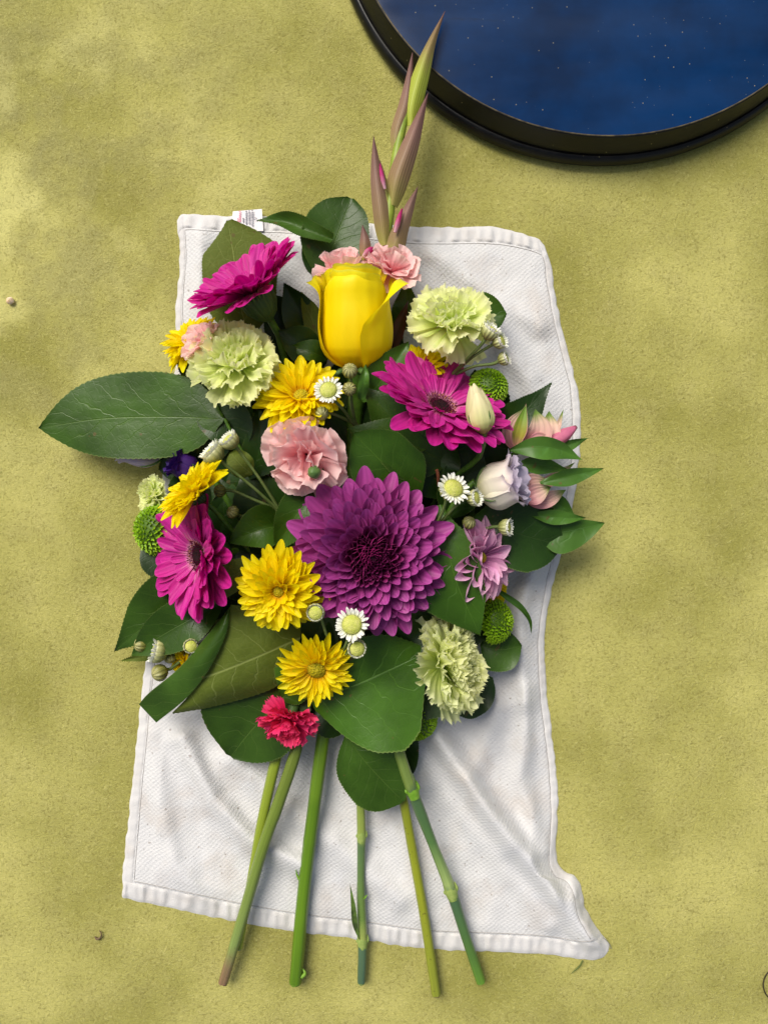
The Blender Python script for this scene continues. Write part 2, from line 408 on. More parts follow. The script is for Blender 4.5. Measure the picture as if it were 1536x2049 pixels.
# ------------------------------------------------------------ drum with blue lid
def make_drum():
    cx, cy = 1197 - 768, 1024.5 + 200
    th = thing('storage_drum', 'low round drum with glossy blue lid and black rim, cut off by the picture corner', 'drum', (cx, cy, 0))
    T = Matrix.Translation((cx, cy, 0))
    # black plastic
    m, t = nmat('black_plastic'); g = N(t)
    tc = g.n('TexCoord').outputs['Object']
    sc = g.n('Mapping'); sc.inputs['Scale'].default_value = (1, 1, 1); g.l(tc, sc.inputs[0])
    n1 = g.noise(tc, .02, 5, .7); n2 = g.noise(tc, .3, 2)
    c = g.mix(g.ramp(n1, [(.45, (0, 0, 0)), (.8, (1, 1, 1))]), lin((9, 9, 8)), lin((26, 25, 21)))
    vo = g.n('TexVoronoi', i_Scale=.055); g.l(tc, vo.inputs['Vector'])
    dot = g.ramp(vo.outputs[0], [(.055, (1, 1, 1)), (.085, (0, 0, 0))])
    sel = g.math('GREATER_THAN', g.noise(tc, .03, 1), .5)
    c = g.mix(g.math('MULTIPLY', g.math('MULTIPLY', dot, sel), .6), c, lin((140, 130, 90)))
    ro = g.ramp(n1, [(.3, (.28, .28, .28)), (.7, (.5, .5, .5))])
    finish(g, c, ro, .3, 0, g.bump(n2, .12, .0004))
    # blue lid
    b, t = nmat('blue_lid_paint'); g = N(t)
    tc = g.n('TexCoord').outputs['Object']
    st = g.n('Mapping'); st.inputs['Rotation'].default_value = (0, 0, .35); st.inputs['Scale'].default_value = (.35, 1.6, 1); g.l(tc, st.inputs[0])
    n1 = g.noise(tc, .006, 4, .6); n2 = g.noise(st.outputs[0], .012, 5, .7)
    c = g.mix(g.ramp(n1, [(.35, (0, 0, 0)), (.65, (1, 1, 1))]), lin((0, 30, 64)), lin((0, 44, 88)))
    c = g.mix(g.ramp(n2, [(.66, (0, 0, 0)), (.74, (.7, .7, .7))]), c, lin((10, 20, 32)))
    vo = g.n('TexVoronoi', i_Scale=.045); g.l(tc, vo.inputs['Vector'])
    dot = g.ramp(vo.outputs[0], [(.03, (.7, .7, .7)), (.06, (0, 0, 0))])
    c = g.mix(g.math('MULTIPLY', dot, g.math('GREATER_THAN', g.noise(tc, .02, 1), .36)), c, lin((160, 150, 116)))
    vo = g.n('TexVoronoi', i_Scale=.07); g.l(tc, vo.inputs['Vector'])
    dot2 = g.ramp(vo.outputs[0], [(.04, (1, 1, 1)), (.07, (0, 0, 0))])
    c = g.mix(g.math('MULTIPLY', g.math('MULTIPLY', dot2, .3), g.math('GREATER_THAN', n1, .5)), c, lin((150, 160, 150)))
    sheen_film = g.ramp(g.noise(tc, .009, 5, .6), [(.46, (0, 0, 0)), (.62, (1, 1, 1))])
    sheen_film = g.ramp(g.noise(st.outputs[0], .006, 5, .5), [(.4, (0, 0, 0)), (.75, (1, 1, 1))])
    c = g.mix(g.math('MULTIPLY', sheen_film, .08), c, lin((96, 108, 128)))  # faint blue-grey reflections put into the lid colour as a streaky film
    ro = g.math('MULTIPLY_ADD', sheen_film, .12, .1)
    finish(g, c, ro, .22, 0, g.bump(g.noise(tc, .02, 3), .05, .001))
    e = simple('worn_edge', (96, 84, 56), (40, 36, 26), .06, .6)
    def ring(name, prof, mat, n=200, kind=None):
        V_, F_, U_ = revolve(prof, n)
        return ob(name, mesh(name, V_, F_, U_, mats=[mat]), th, T)
    ring('base_rim', [(490, -2.5), (524, -1), (533, 4), (537.5, 10), (537.5, 17), (535, 23), (532, 27), (529, 29.5), (526, 30), (524.5, 28.5)], m)
    ring('side_band', [(524.4, 28.2), (524, 31), (519, 46), (514.5, 60), (511.5, 70), (510.6, 72), (509.6, 72.4)], m)
    ring('edge_seam', [(509.8, 72.2), (509, 73.2), (507.6, 73.2), (506.8, 72.0)], e)
    ring('lid', [(0.01, 72.8), (150, 72.8), (350, 72.6), (480, 72.3), (503, 72.0), (507, 71.8)], b)
    return th
make_drum()

# ------------------------------------------------------------ towel
top_e = [(355, 442), (362, 431), (380, 428), (430, 431), (520, 432), (640, 437), (760, 449), (840, 455), (960, 454), (1020, 461), (1066, 474), (1088, 490)]
right_e = [(1088, 490), (1102, 530), (1108, 575), (1122, 650), (1140, 720), (1156, 785), (1160, 850), (1158, 920), (1150, 985), (1128, 1080), (1106, 1170), (1092, 1250), (1089, 1310), (1095, 1400), (1108, 1500), (1116, 1600), (1113, 1680), (1112, 1715), (1124, 1740), (1150, 1752), (1163, 1780), (1172, 1820), (1196, 1860), (1216, 1886), (1216, 1902)]
bot_e = [(243, 1797), (300, 1808), (400, 1829), (500, 1849), (600, 1866), (720, 1880), (860, 1899), (980, 1904), (1100, 1910), (1178, 1921), (1204, 1916), (1216, 1902)]
left_e = [(355, 442), (360, 520), (352, 620), (352, 720), (330, 900), (312, 1120), (300, 1260), (285, 1380), (268, 1540), (255, 1660), (247, 1740), (243, 1797)]
def to3(l): return [(a, b, 0) for a, b in l]
ridges = [  # polyline, amplitude, width
 ([(850, 1440), (960, 1600), (1080, 1750), (1185, 1880)], 24, 26),
 ([(835, 1500), (900, 1600), (1000, 1730), (1100, 1850)], 7, 22),
 ([(365, 1480), (425, 1600), (500, 1680), (600, 1730)], 15, 24),
 ([(300, 1470), (318, 1600), (350, 1730), (400, 1800)], 6, 24),
 ([(470, 1520), (560, 1600), (680, 1700), (800, 1800)], 9, 28),
 ([(1060, 1380), (1040, 1560), (1090, 1700)], 8, 20),
 ([(870, 500), (980, 590), (1080, 650)], 8, 26),
 ([(980, 640), (1060, 760), (1110, 900)], 11, 28),
 ([(900, 720), (1010, 800), (1060, 880)], 8, 24),
 ([(1100, 1050), (1040, 1220), (1050, 1400)], 9, 24),
 ([(1000, 1420), (940, 1560), (1010, 1700)], 6, 24),
 ([(400, 470), (395, 600), (440, 700)], 7, 24),
 ([(1148, 1745), (1150, 1800), (1185, 1870)], 12, 13),
 ([(700, 1560), (800, 1680), (850, 1830)], 6, 26),
 ([(600, 480), (640, 600)], 6, 30)]
def seg_d(px, py, poly):
    best = np.full(px.shape, 1e9)
    for (x0, y0), (x1, y1) in zip(poly[:-1], poly[1:]):
        dx, dy = x1 - x0, y1 - y0
        t = np.clip(((px - x0) * dx + (py - y0) * dy) / (dx * dx + dy * dy), 0, 1)
        best = np.minimum(best, np.hypot(px - x0 - t * dx, py - y0 - t * dy))
    return best
NX, NY = 290, 380
def make_towel():
    tx = np.linspace(0, 1, NX); ty = np.linspace(0, 1, NY)
    Tp = cr(to3(top_e), NX)[:, :2]; B = cr(to3(bot_e), NX)[:, :2]; L = cr(to3(left_e), NY)[:, :2]; R = cr(to3(right_e), NY)[:, :2]
    u = tx[None, :, None]; v = ty[:, None, None]
    G = (1 - v) * Tp[None] + v * B[None] + (1 - u) * L[:, None] + u * R[:, None] \
        - ((1 - u) * (1 - v) * Tp[0] + u * (1 - v) * Tp[-1] + (1 - u) * v * B[0] + u * v * B[-1])
    X, Y = G[..., 0], G[..., 1]
    U, V = np.meshgrid(tx, ty)
    wpx = 850.; hpx = 1430.
    dl, dr, dt, db = U * wpx, (1 - U) * wpx, V * hpx, (1 - V) * hpx
    de = np.minimum(np.minimum(dl, dr), np.minimum(dt, db))
    Z = np.zeros_like(X)
    for poly, a, wd in ridges: Z += 1.9 * a * np.exp(-(seg_d(X, Y, poly) / wd) ** 2)
    nz = np.array([[noise.noise(Vector((X[i, j] * .012, Y[i, j] * .008, 1.3))) * 4.5 + noise.noise(Vector((X[i, j] * .035, Y[i, j] * .028, 5.3))) * 1.5 for j in range(NX)] for i in range(NY)])
    Z += 6 + nz * 1.3
    Z *= np.clip(de / 60, 0, 1) ** .75 * .93 + .07
    # hems: doubled cloth, thicker, puckered on the two short ends
    HT, HB, HS = 30., 36., 21.
    def hem(d, w_, rip, coord):
        inside = np.clip((w_ - d) / 3, 0, 1)
        return inside * (.6 + rip * (np.sin(coord / 3.5 + 2.2 * np.sin(coord / 41.)) * .6 + .5 * np.sin(coord / 7.3 + 1 + np.sin(coord / 23.))) * np.clip(d / 5, 0, 1)) - 1.5 * np.exp(-((d - w_ - 1) / 2.2) ** 2)
    Z += np.maximum(hem(dt, HT, 2.6, X), -3) + np.maximum(hem(db, HB, 3.0, X), -3) + hem(dl, HS, .7, Y) + hem(dr, HS, .8, Y)
    Z = np.maximum(Z, 1.2)
    Z = np.where(de < .5, -2.2, np.where(de < 5, Z * .6, np.where(de < 10, Z * .85, Z)))
    m, t = nmat('white_terry'); g = N(t)
    tc = g.n('TexCoord').outputs['Object']
    sp = g.n('SeparateXYZ'); g.l(tc, sp.inputs[0])
    dx = g.noise(tc, .02, 2)
    dy = g.noise(tc, .017, 2)
    a1 = g.math('MULTIPLY', g.math('ADD', sp.outputs[0], g.math('MULTIPLY', dx, 16)), 2 * pi / 11)
    a2 = g.math('MULTIPLY', g.math('ADD', sp.outputs[1], g.math('MULTIPLY', dy, 16)), 2 * pi / 9)
    wv = g.math('MULTIPLY', g.math('SINE', a1), g.math('SINE', a2))
    fz = g.noise(tc, .4, 2)
    st = g.ramp(g.noise(tc, .011, 4, .6), [(.5, (0, 0, 0)), (.75, (1, 1, 1))])
    c = g.mix(g.math('MULTIPLY', st, .5), lin((208, 207, 206)), lin((182, 169, 156)))
    st2 = g.ramp(g.noise(tc, .008, 3, .6, out=0), [(.54, (0, 0, 0)), (.72, (1, 1, 1))])
    c = g.mix(g.math('MULTIPLY', st2, .25), c, lin((186, 190, 200)))
    dk = g.ramp(g.noise(tc, .11, 2), [(.69, (0, 0, 0)), (.74, (1, 1, 1))])
    c = g.mix(g.math('MULTIPLY', dk, .55), c, lin((120, 104, 92)))
    nb = g.bump(g.math('ADD', g.math('MULTIPLY', wv, .24), g.math('MULTIPLY', fz, .8)), .5, .0010)
    finish(g, c, .92, .1, 0, nb, sheen=.2)
    m2, t = nmat('hem_cloth'); g = N(t)
    tc = g.n('TexCoord').outputs['Object']
    c = g.mix(g.math('MULTIPLY', g.ramp(g.noise(tc, .02, 3), [(.5, (0, 0, 0)), (.75, (1, 1, 1))]), .4), lin((207, 205, 203)), lin((186, 176, 165)))
    nb = g.bump(g.noise(tc, .3, 3), .35, .0008)
    finish(g, c, .92, .1, 0, nb, sheen=.2)
    th = thing('towel', 'white terry bar towel spread under the bouquet, puckered hems and soft folds', 'towel', (0, 0, 0))
    verts = np.array([[tuple(Vector(((X[i, j] - 768), (1024.5 - Y[i, j]), Z[i, j]))) for j in range(NX)] for i in range(NY)])
    # keep the outline where it is seen: points above the floor shift outward, so scale by height
    s = (D - verts[..., 2:3]) / D
    verts[..., :2] *= s
    for i in range(NY):
        for j in range(NX):
            if de[i, j] < 40:
                q = verts[i, j]; a = 1 - de[i, j] / 40; n1 = noise.noise(Vector((q[0] * .05, q[1] * .05, 8))) * 3.2 * a; n2 = noise.noise(Vector((q[0] * .05, q[1] * .05, 18))) * 3.2 * a
                verts[i, j, 0] += n1; verts[i, j, 1] += n2
    ddt, ddb, ddl, ddr = dt, db, dl, dr
    def region(i, j):
        a, b_ = (i + .5) / (NY - 1) * hpx, (j + .5) / (NX - 1) * wpx
        if a < HT: return 1
        if hpx - a < HB: return 2
        if b_ < HS: return 3
        if wpx - b_ < HS: return 4
        return 0
    faces = {k: [] for k in range(5)}
    for i in range(NY - 1):
        for j in range(NX - 1):
            a = i * NX + j
            faces[region(i, j)].append((a, a + NX, a + NX + 1, a + 1))
    flat = verts.reshape(-1, 3)
    for k, nm in ((0, 'cloth'), (1, 'hem'), (2, 'hem'), (3, 'hem'), (4, 'hem')):
        used = sorted({v_ for f in faces[k] for v_ in f}); mp = {v_: i for i, v_ in enumerate(used)}
        me = mesh(nm, [flat[v_] for v_ in used], [tuple(mp[v_] for v_ in f) for f in faces[k]], mats=[m if k == 0 else m2])
        ob(nm, me, th)
    # stitching threads
    TH = simple('thread', (176, 172, 168), (150, 146, 142), .1, .8)
    ih = int(round(HT / hpx * (NY - 1))) + 1; ib = NY - 2 - int(round(HB / hpx * (NY - 1))); il = int(round(HS / wpx * (NX - 1))) + 1; ir = NX - 2 - int(round(HS / wpx * (NX - 1)))
    for line in ([verts[ih, j] for j in range(il, ir)], [verts[ib, j] for j in range(il, ir + 3)], [verts[i, il] for i in range(ih, ib)], [verts[i, ir] for i in range(ih, ib)]):
        V_, F_, U_ = tube([Vector(p) + Vector((0, 0, .15)) for p in line], .8, 5, nu=len(line), raw=True)
        ob('stitching', mesh('stitching', V_, F_, U_, mats=[TH]), th)
    # sewn care tag
    TAG = simple('tag_cloth', (240, 236, 236), (228, 224, 226), .05, .8)
    tg = []
    cor = [(466, 423), (524, 418), (527, 462), (462, 462)]
    nx, ny = 12, 8
    V_, U_ = [], []
    for i in range(ny):
        for j in range(nx):
            a, b_ = i / (ny - 1), j / (nx - 1)
            x = (1 - a) * ((1 - b_) * cor[0][0] + b_ * cor[1][0]) + a * ((1 - b_) * cor[3][0] + b_ * cor[2][0])
            y = (1 - a) * ((1 - b_) * cor[0][1] + b_ * cor[1][1]) + a * ((1 - b_) * cor[3][1] + b_ * cor[2][1])
            V_.append(P(x, y, 9.6 + 1.2 * sin(b_ * 5) + 2 * a)); U_.append((b_, a))
    tagp = ob('care_tag', mesh('care_tag', V_, grid_faces(ny, nx, flip=True), U_, mats=[TAG]), th)
    INK = simple('grey_ink', (120, 118, 128), (140, 138, 146), .1, .8); RED = simple('pink_ink', (226, 140, 160), (236, 170, 182), .1, .8)
    r = random.Random(3)
    for cx_, mat_, y0, y1, wd in ((476, RED, 436, 445, 3), (480, RED, 422, 444, 4), (487, INK, 436, 444, 3), (493, INK, 422, 446, 3), (499, INK, 421, 448, 3), (505, INK, 420, 450, 3)):
        V_, F_ = [], []; y = y0
        while y < y1:
            l = r.uniform(1.4, 3.4); o_ = len(V_)
            for a, b_ in ((-wd / 2, 0), (wd / 2, 0), (wd / 2, l), (-wd / 2, l)): V_.append(P(cx_ + a + r.uniform(-.3, .3), y + b_, 13.6))
            F_.append((o_ + 3, o_ + 2, o_ + 1, o_)); y += l + r.uniform(.4, 1.4)
        ob('print_line', mesh('print_line', V_, F_, mats=[mat_]), tagp)
    cu = bpy.data.curves.new('laundry_mark', 'FONT'); cu.body = 'A'; cu.size = 9; cu.materials.append(INK)
    tmp = bpy.data.objects.new('laundry_mark', cu); COL.objects.link(tmp)
    dg = bpy.context.evaluated_depsgraph_get(); me = bpy.data.meshes.new_from_object(tmp.evaluated_get(dg)); bpy.data.objects.remove(tmp)
    me.materials.clear(); me.materials.append(INK)
    q = P(509, 434, 13.8)
    ob('print_line', me, tagp, Matrix.Translation(q) @ Matrix.Rotation(-pi / 2, 4, 'Z'))
    return th
make_towel()

# ------------------------------------------------------------ petals and flowers
def unit_petal(name, mat, wf, cup=.1, a0=0.0, bend=0.0, ridge=0.0, nr=2, ruff=0.0, rfreq=5, serr=0.0, tipv=.3, nu=9, nv=7, sd=0, twist=0.0, notch=0.0):
    """petal of length 1 along +Y, half width 0.5 along X, upper face +Z"""
    r = random.Random(sd); ph = [r.uniform(0, 6.28) for _ in range(4)]
    V_, U_ = [], []
    y = z = 0; pts = []
    for i in range(nu):
        u = i / (nu - 1); a = a0 + bend * u
        pts.append((y, z, a)); y += cos(a + bend * .5 / (nu - 1)) / (nu - 1); z += sin(a + bend * .5 / (nu - 1)) / (nu - 1)
    jag = [r.uniform(-1, 1) for _ in range(nv)]
    for i in range(nu):
        u = i / (nu - 1)
        f = ip(wf, u)
        yy, zz, a = pts[i]
        for j in range(nv):
            v = -1 + 2 * j / (nv - 1)
            x = v * .5 * f
            e = -tipv * (v * v) * u ** 3 - notch * exp(-(v * 5) ** 2) * u ** 6
            if serr: e += serr * u ** 6 * (abs(((j * .5) % 1) - .5) * 2 - .5 + .6 * jag[j])
            lift = cup * f * v * v + ridge * cos(v * pi * nr) * f * sin(pi * min(u * 1.1, 1))
            if ruff: lift += ruff * u ** 2.2 * (sin(v * rfreq + ph[0]) + .6 * sin(v * rfreq * 1.9 + ph[1] + u * 3) + .35 * sin(v * rfreq * 3.7 + ph[2]) * u)
            tw = twist * u * v
            V_.append((x, yy + e * cos(a) - sin(a) * (lift + tw), zz + e * sin(a) + cos(a) * (lift + tw))); U_.append((j / (nv - 1), u))
    return mesh(name, V_, grid_faces(nu, nv, flip=True), U_, mats=[mat])
def frame(x, y, h, az, tilt, roll=0.0):
    return Matrix.Translation(P(x, y, h)) @ Matrix.Rotation(radians(az), 4, 'Z') @ Matrix.Rotation(radians(tilt), 4, 'Y') @ Matrix.Rotation(radians(roll - az), 4, 'Z')
def pm(phi, r0, z0, elev, L, W, roll=0.0):
    """matrix of one petal in its flower's frame"""
    return Matrix.Rotation(phi, 4, 'Z') @ Matrix.Translation((0, r0, z0)) @ Matrix.Rotation(elev, 4, 'X') @ Matrix.Rotation(roll, 4, 'Y') @ Matrix.Diagonal((W, L, (L + W) / 2, 1))
BIND = (700, 1420, 26)
def flower_stem(th, FM, depth, r=6, to=BIND, dx=None):
    """stem from the back of a head into the heart of the bunch"""
    c = FM @ Vector((0, 0, -depth)); c2 = FM @ Vector((0, 0, -depth - 30))
    c2.z = max(c2.z, 20)
    e = P(to[0] + (rnd.uniform(-30, 30) if dx is None else dx), to[1], to[2] + rnd.uniform(-8, 8))
    m = (c2 + e) / 2; m.z = 28
    k = c2.lerp(m, .45); k.z = max(24, c2.z * .5)
    V_, F_, U_ = tube([c, c2, k, m, e], r, 8, 22, raw=True)
    ob('stem', mesh('stem', V_, F_, U_, mats=[STEMG]), th)
def scl(h): return (D - h) / D

W_GERB = [.34, .52, .7, .84, .94, 1, 1, .98, .92, .8]
gerb_v = [unit_petal('gerbera_petal', MAG, W_GERB, cup=c, bend=b, ridge=.05, nr=3, tipv=.13, nu=12, nv=9, sd=i) for i, (c, b) in enumerate([(.10, .25), (.05, -.15), (.14, .1), (-.06, .4), (.08, -.35)])]
def spike_mesh(name, items, mats):
    V_, F_, mi = [], [], []
    for (p, d, L, r, mt) in items:
        p = Vector(p); d = Vector(d).normalized(); a = d.orthogonal().normalized(); b = d.cross(a)
        o_ = len(V_)
        V_ += [p - d * .5] + [p + d * L * .75 + (a * cos(q) + b * sin(q)) * r for q in (0, 2.09, 4.19)] + [p + d * L]
        F_ += [(o_, o_ + 2, o_ + 1), (o_, o_ + 3, o_ + 2), (o_, o_ + 1, o_ + 3), (o_ + 4, o_ + 1, o_ + 2), (o_ + 4, o_ + 2, o_ + 3), (o_ + 4, o_ + 3, o_ + 1)]
        mi += [mt] * 6
    return mesh(name, V_, F_, mats=mats, mi=mi, smooth=False)
def gerbera(x, y, h, az, tilt, R, label, n=25, elev=8, heart=True, seed=1, skip=None):
    r = random.Random(seed); R *= scl(h)
    FM = frame(x, y, h, az, tilt)
    th = thing('gerbera', label, 'gerbera', FM.translation, 'magenta gerberas in the bouquet')
    for lay, (nn, L, el, z0) in enumerate(((n, 1, elev, 0), (n - 1, .95, elev + 6, 2.2), (n - 6, .82, elev + 11, 3.5), (14, .5, elev + 22, 5))):
        for k in range(nn):
            a = (k + r.uniform(-.22, .22)) / nn * 2 * pi + lay * .13
            ll = R * L * r.uniform(.9, 1.03) - R * .16
            ob('petal', r.choice(gerb_v), th, FM @ pm(a, R * .16, z0 + r.uniform(-1, 1), radians(el + r.uniform(-7, 7)), ll, R * (.275, .27, .22, .13)[lay] * r.uniform(.88, 1.1), r.uniform(-.15, .15)))
    it = []
    for k in range(300):
        t_ = k / 300; rr = R * (.07 + .17 * sqrt(t_)); a = k * 2.39996
        d = (cos(a) * (.25 + .7 * t_), sin(a) * (.25 + .7 * t_), 1)
        it.append(((rr * cos(a), rr * sin(a), 4 - 2 * t_), d, R * (.05 + .05 * t_) * r.uniform(.8, 1.3), 1.0, 0 if t_ < .55 else 1))
        if r.random() < .3 and t_ > .15: it.append(((rr * cos(a) * 1.03, rr * sin(a) * 1.03, 6 + 2 * t_), d, R * .03, .75, 2))
    ob('disc_florets', spike_mesh('disc_florets', it, [DARKF, PINKF, YTIP]), th, FM, 'stuff')
    V_, F_, U_ = revolve([(.01, R * .03), (R * .05, R * .045), (R * .1, R * .05), (R * .16, R * .03), (R * .2, -R * .02)], 20)
    ob('disc_heart', mesh('disc_heart', V_, F_, U_, mats=[HEART]), th, FM)
    V_, F_, U_ = revolve([(R * .055, -R * .5), (R * .16, -R * .42), (R * .25, -R * .25), (R * .27, -R * .1), (R * .24, -2)], 48, .06, 16)
    cx_ = ob('calyx', mesh('calyx', V_, F_, U_, mats=[CALYX]), th, FM)
    it = []
    for k in range(60):
        a = k * 2.39996; t_ = k / 60; rr = R * (.13 + .13 * t_)
        it.append(((rr * cos(a), rr * sin(a), -R * (.42 - .3 * t_)), (cos(a) * .35, sin(a) * .35, 1), R * .24, R * .02, 0))
    ob('bracts', spike_mesh('bracts', it, [CALYX]), th, FM, 'stuff')
    flower_stem(th, FM, R * .48, 7)
    return th

W_MUM = [.42, .64, .82, .94, 1, .99, .9, .76, .5]
W_SPOON = [.4, .55, .72, .88, .98, 1, .97, .88, .66]
yel_v = [unit_petal('yellow_petal', YEL, W_MUM if i % 2 else W_SPOON, cup=c, bend=b, ridge=.05, nr=2, tipv=.16, nu=8, nv=7, sd=i + 20) for i, (c, b) in enumerate([(.12, .2), (.08, .4), (.18, .05), (.12, -.3), (.2, .35)])]
def ymum(x, y, h, az, tilt, R, label, rows, disc=.27, seed=1, mat_v=None, name='yellow_chrysanthemum', cat='chrysanthemum', group='yellow chrysanthemums in the bouquet', wk=.29, dm=None, e0=-2):
    r = random.Random(seed); R *= scl(h); mv = mat_v or yel_v
    FM = frame(x, y, h, az, tilt)
    th = thing(name, label, cat, FM.translation, group)
    nr = len(rows); pa, pb = r.uniform(0, 6.28), r.uniform(0, 6.28)
    for i, (nn, L, el) in enumerate(rows):
        for k in range(nn):
            a = (k + r.uniform(-.3, .3)) / nn * 2 * pi + i * .37
            r0 = R * disc * (.75 if i < nr - 1 else .85)
            ob('petal', r.choice(mv), th, FM @ pm(a, r0, i * 2.0 + r.uniform(-1, 1), radians(el + e0 + r.uniform(-9, 10) + 7 * cos(a - pb)), max(R * L - r0, 6) * r.uniform(.84, 1.07) * (1 + .07 * cos(a - pa)), R * wk * (1 - .08 * i) * r.uniform(.85, 1.12), r.uniform(-.25, .25)))
    V_, F_, U_ = revolve([(.01, R * .16), (R * disc * .5, R * .14), (R * disc * .9, R * .06), (R * disc * 1.02, -R * .03)], 20)
    ob('disc', mesh('disc', V_, F_, U_, mats=[dm or YDISC]), th, FM)
    V_, F_, U_ = revolve([(4, -R * .35), (R * .16, -R * .26), (R * .26, -R * .12), (R * .24, -1)], 20, .05, 10)
    ob('calyx', mesh('calyx', V_, F_, U_, mats=[CALYX]), th, FM)
    flower_stem(th, FM, R * .33, 4.5)
    return th

def big_mum():
    x, y, h, R = 742, 1114, 196, 178
    r = random.Random(12); R *= scl(h)
    FM = frame(x, y, h, 0, 6)
    th = thing('purple_chrysanthemum', 'huge purple decorative chrysanthemum with dark maroon centre, largest bloom of the bouquet', 'chrysanthemum', FM.translation)
    W_IN = [.5, .7, .88, 1, 1, .98, .92, .8, .55]
    outer = [unit_petal('purple_petal', PUR, [.46, .62, .78, .9, .98, 1, 1, .95, .82], cup=c, bend=b, ridge=.03, nr=2, tipv=.2, nu=11, nv=9, sd=i + 40) for i, (c, b) in enumerate([(.22, .65), (.18, .45), (.26, .75), (.12, .3), (.22, .6)])]
    inner = [unit_petal('purple_petal', PURIN, W_IN, cup=c, bend=b, tipv=.1, nu=8, nv=7, sd=i + 50) for i, (c, b) in enumerate([(.55, .7), (.45, .4), (.6, .9)])]
    n = 292
    for k in range(n):
        t_ = (k + .5) / n; a = k * 2.39996323
        rad = R * (.03 + .30 * t_ ** .62)                 # where it is rooted
        if t_ < .25: mv, L, W_, el = inner, R * (.07 + .30 * t_), R * (.05 + .27 * t_), 78 - 60 * t_
        elif t_ < .46: mv, L, W_, el = inner, R * (.155 + .5 * (t_ - .25)), R * (.12 + .3 * (t_ - .25)), 58 - 80 * (t_ - .25)
        else:
            s_ = (t_ - .46) / .54; mv, L, W_, el = outer, R * (.27 + .42 * s_ ** .8), R * (.17 + .12 * s_), 39 - 54 * s_
        if t_ > .9: L *= r.choice([1, 1.04, .95, 1.02])
        z0 = R * (.28 - .41 * t_ ** 1.1)
        ob('petal', r.choice(mv), th, FM @ pm(a, rad, z0, radians(el + r.uniform(-6, 6) * (.6 + 1.1 * t_)), L * r.uniform(.86, 1.08), W_ * r.uniform(.84, 1.1), r.uniform(-.34, .34) * (.3 + t_)))
    V_, F_, U_ = revolve([(.01, R * .29), (R * .08, R * .26), (R * .18, R * .15), (R * .3, -R * .06), (R * .32, -R * .2), (R * .1, -R * .3)], 24)
    ob('core', mesh('core', V_, F_, U_, mats=[simple('purple_core', (40, 8, 28), (60, 12, 40), .1, .6)]), th, FM)
    flower_stem(th, FM, R * .28, 9)
big_mum()

def fan(mat, serr, ruff, nv=29, nu=13, n=6, wf=None, rf=7, tv=.22):
    wf = wf or [.12, .2, .32, .48, .64, .8, .93, 1.0, 1.02]
    return [unit_petal('carnation_petal', mat, wf, cup=.06 + .05 * (i % 3), bend=[.5, -.2, .9, .2, -.6, .4][i % 6], ruff=ruff * (1 + .25 * (i % 3)), rfreq=rf + i * .8, serr=serr, tipv=tv, nu=nu, nv=nv, sd=60 + i) for i in range(n)]
gcar_v = fan(GCAR, .05, .075, rf=5.5, nv=33)
gcarc_v = fan(GCAR, .07, .06, rf=9, nv=33)
pink_v = fan(PINK, .01, .05, rf=3.2, tv=.3)
hot_v = fan(HOT, .085, .055)
def carnation(x, y, h, az, tilt, R, label, mv, group, layers=None, seed=1, wk=1.15, name='carnation', calyx=.9, jt=13):
    r = random.Random(seed); R *= scl(h)
    FM = frame(x, y, h, az, tilt)
    th = thing(name, label, 'carnation', FM.translation, group)
    layers = layers or [(7, 1.0, -2), (6, .94, 15), (6, .82, 32), (5, .66, 50), (4, .5, 68)]
    for i, (nn, L, el) in enumerate(layers):
        for k in range(nn):
            a = (k + r.uniform(-.35, .35)) / nn * 2 * pi + i * .5
            ob('petal', r.choice(mv), th, FM @ pm(a, R * .03, i * R * .02, radians(el + r.uniform(-jt, jt)), R * L * r.uniform(.82, 1.06), R * L * wk * r.uniform(.75, 1.1), r.uniform(-.4, .4)))
    V_, F_, U_ = revolve([(R * .06, -R * calyx), (R * .14, -R * calyx * .9), (R * .18, -R * .5), (R * .16, -R * .15), (R * .08, 0)], 16)
    ob('calyx', mesh('calyx', V_, F_, U_, mats=[CARCAL]), th, FM)
    flower_stem(th, FM, R * calyx * .95, 5.5)
    return th

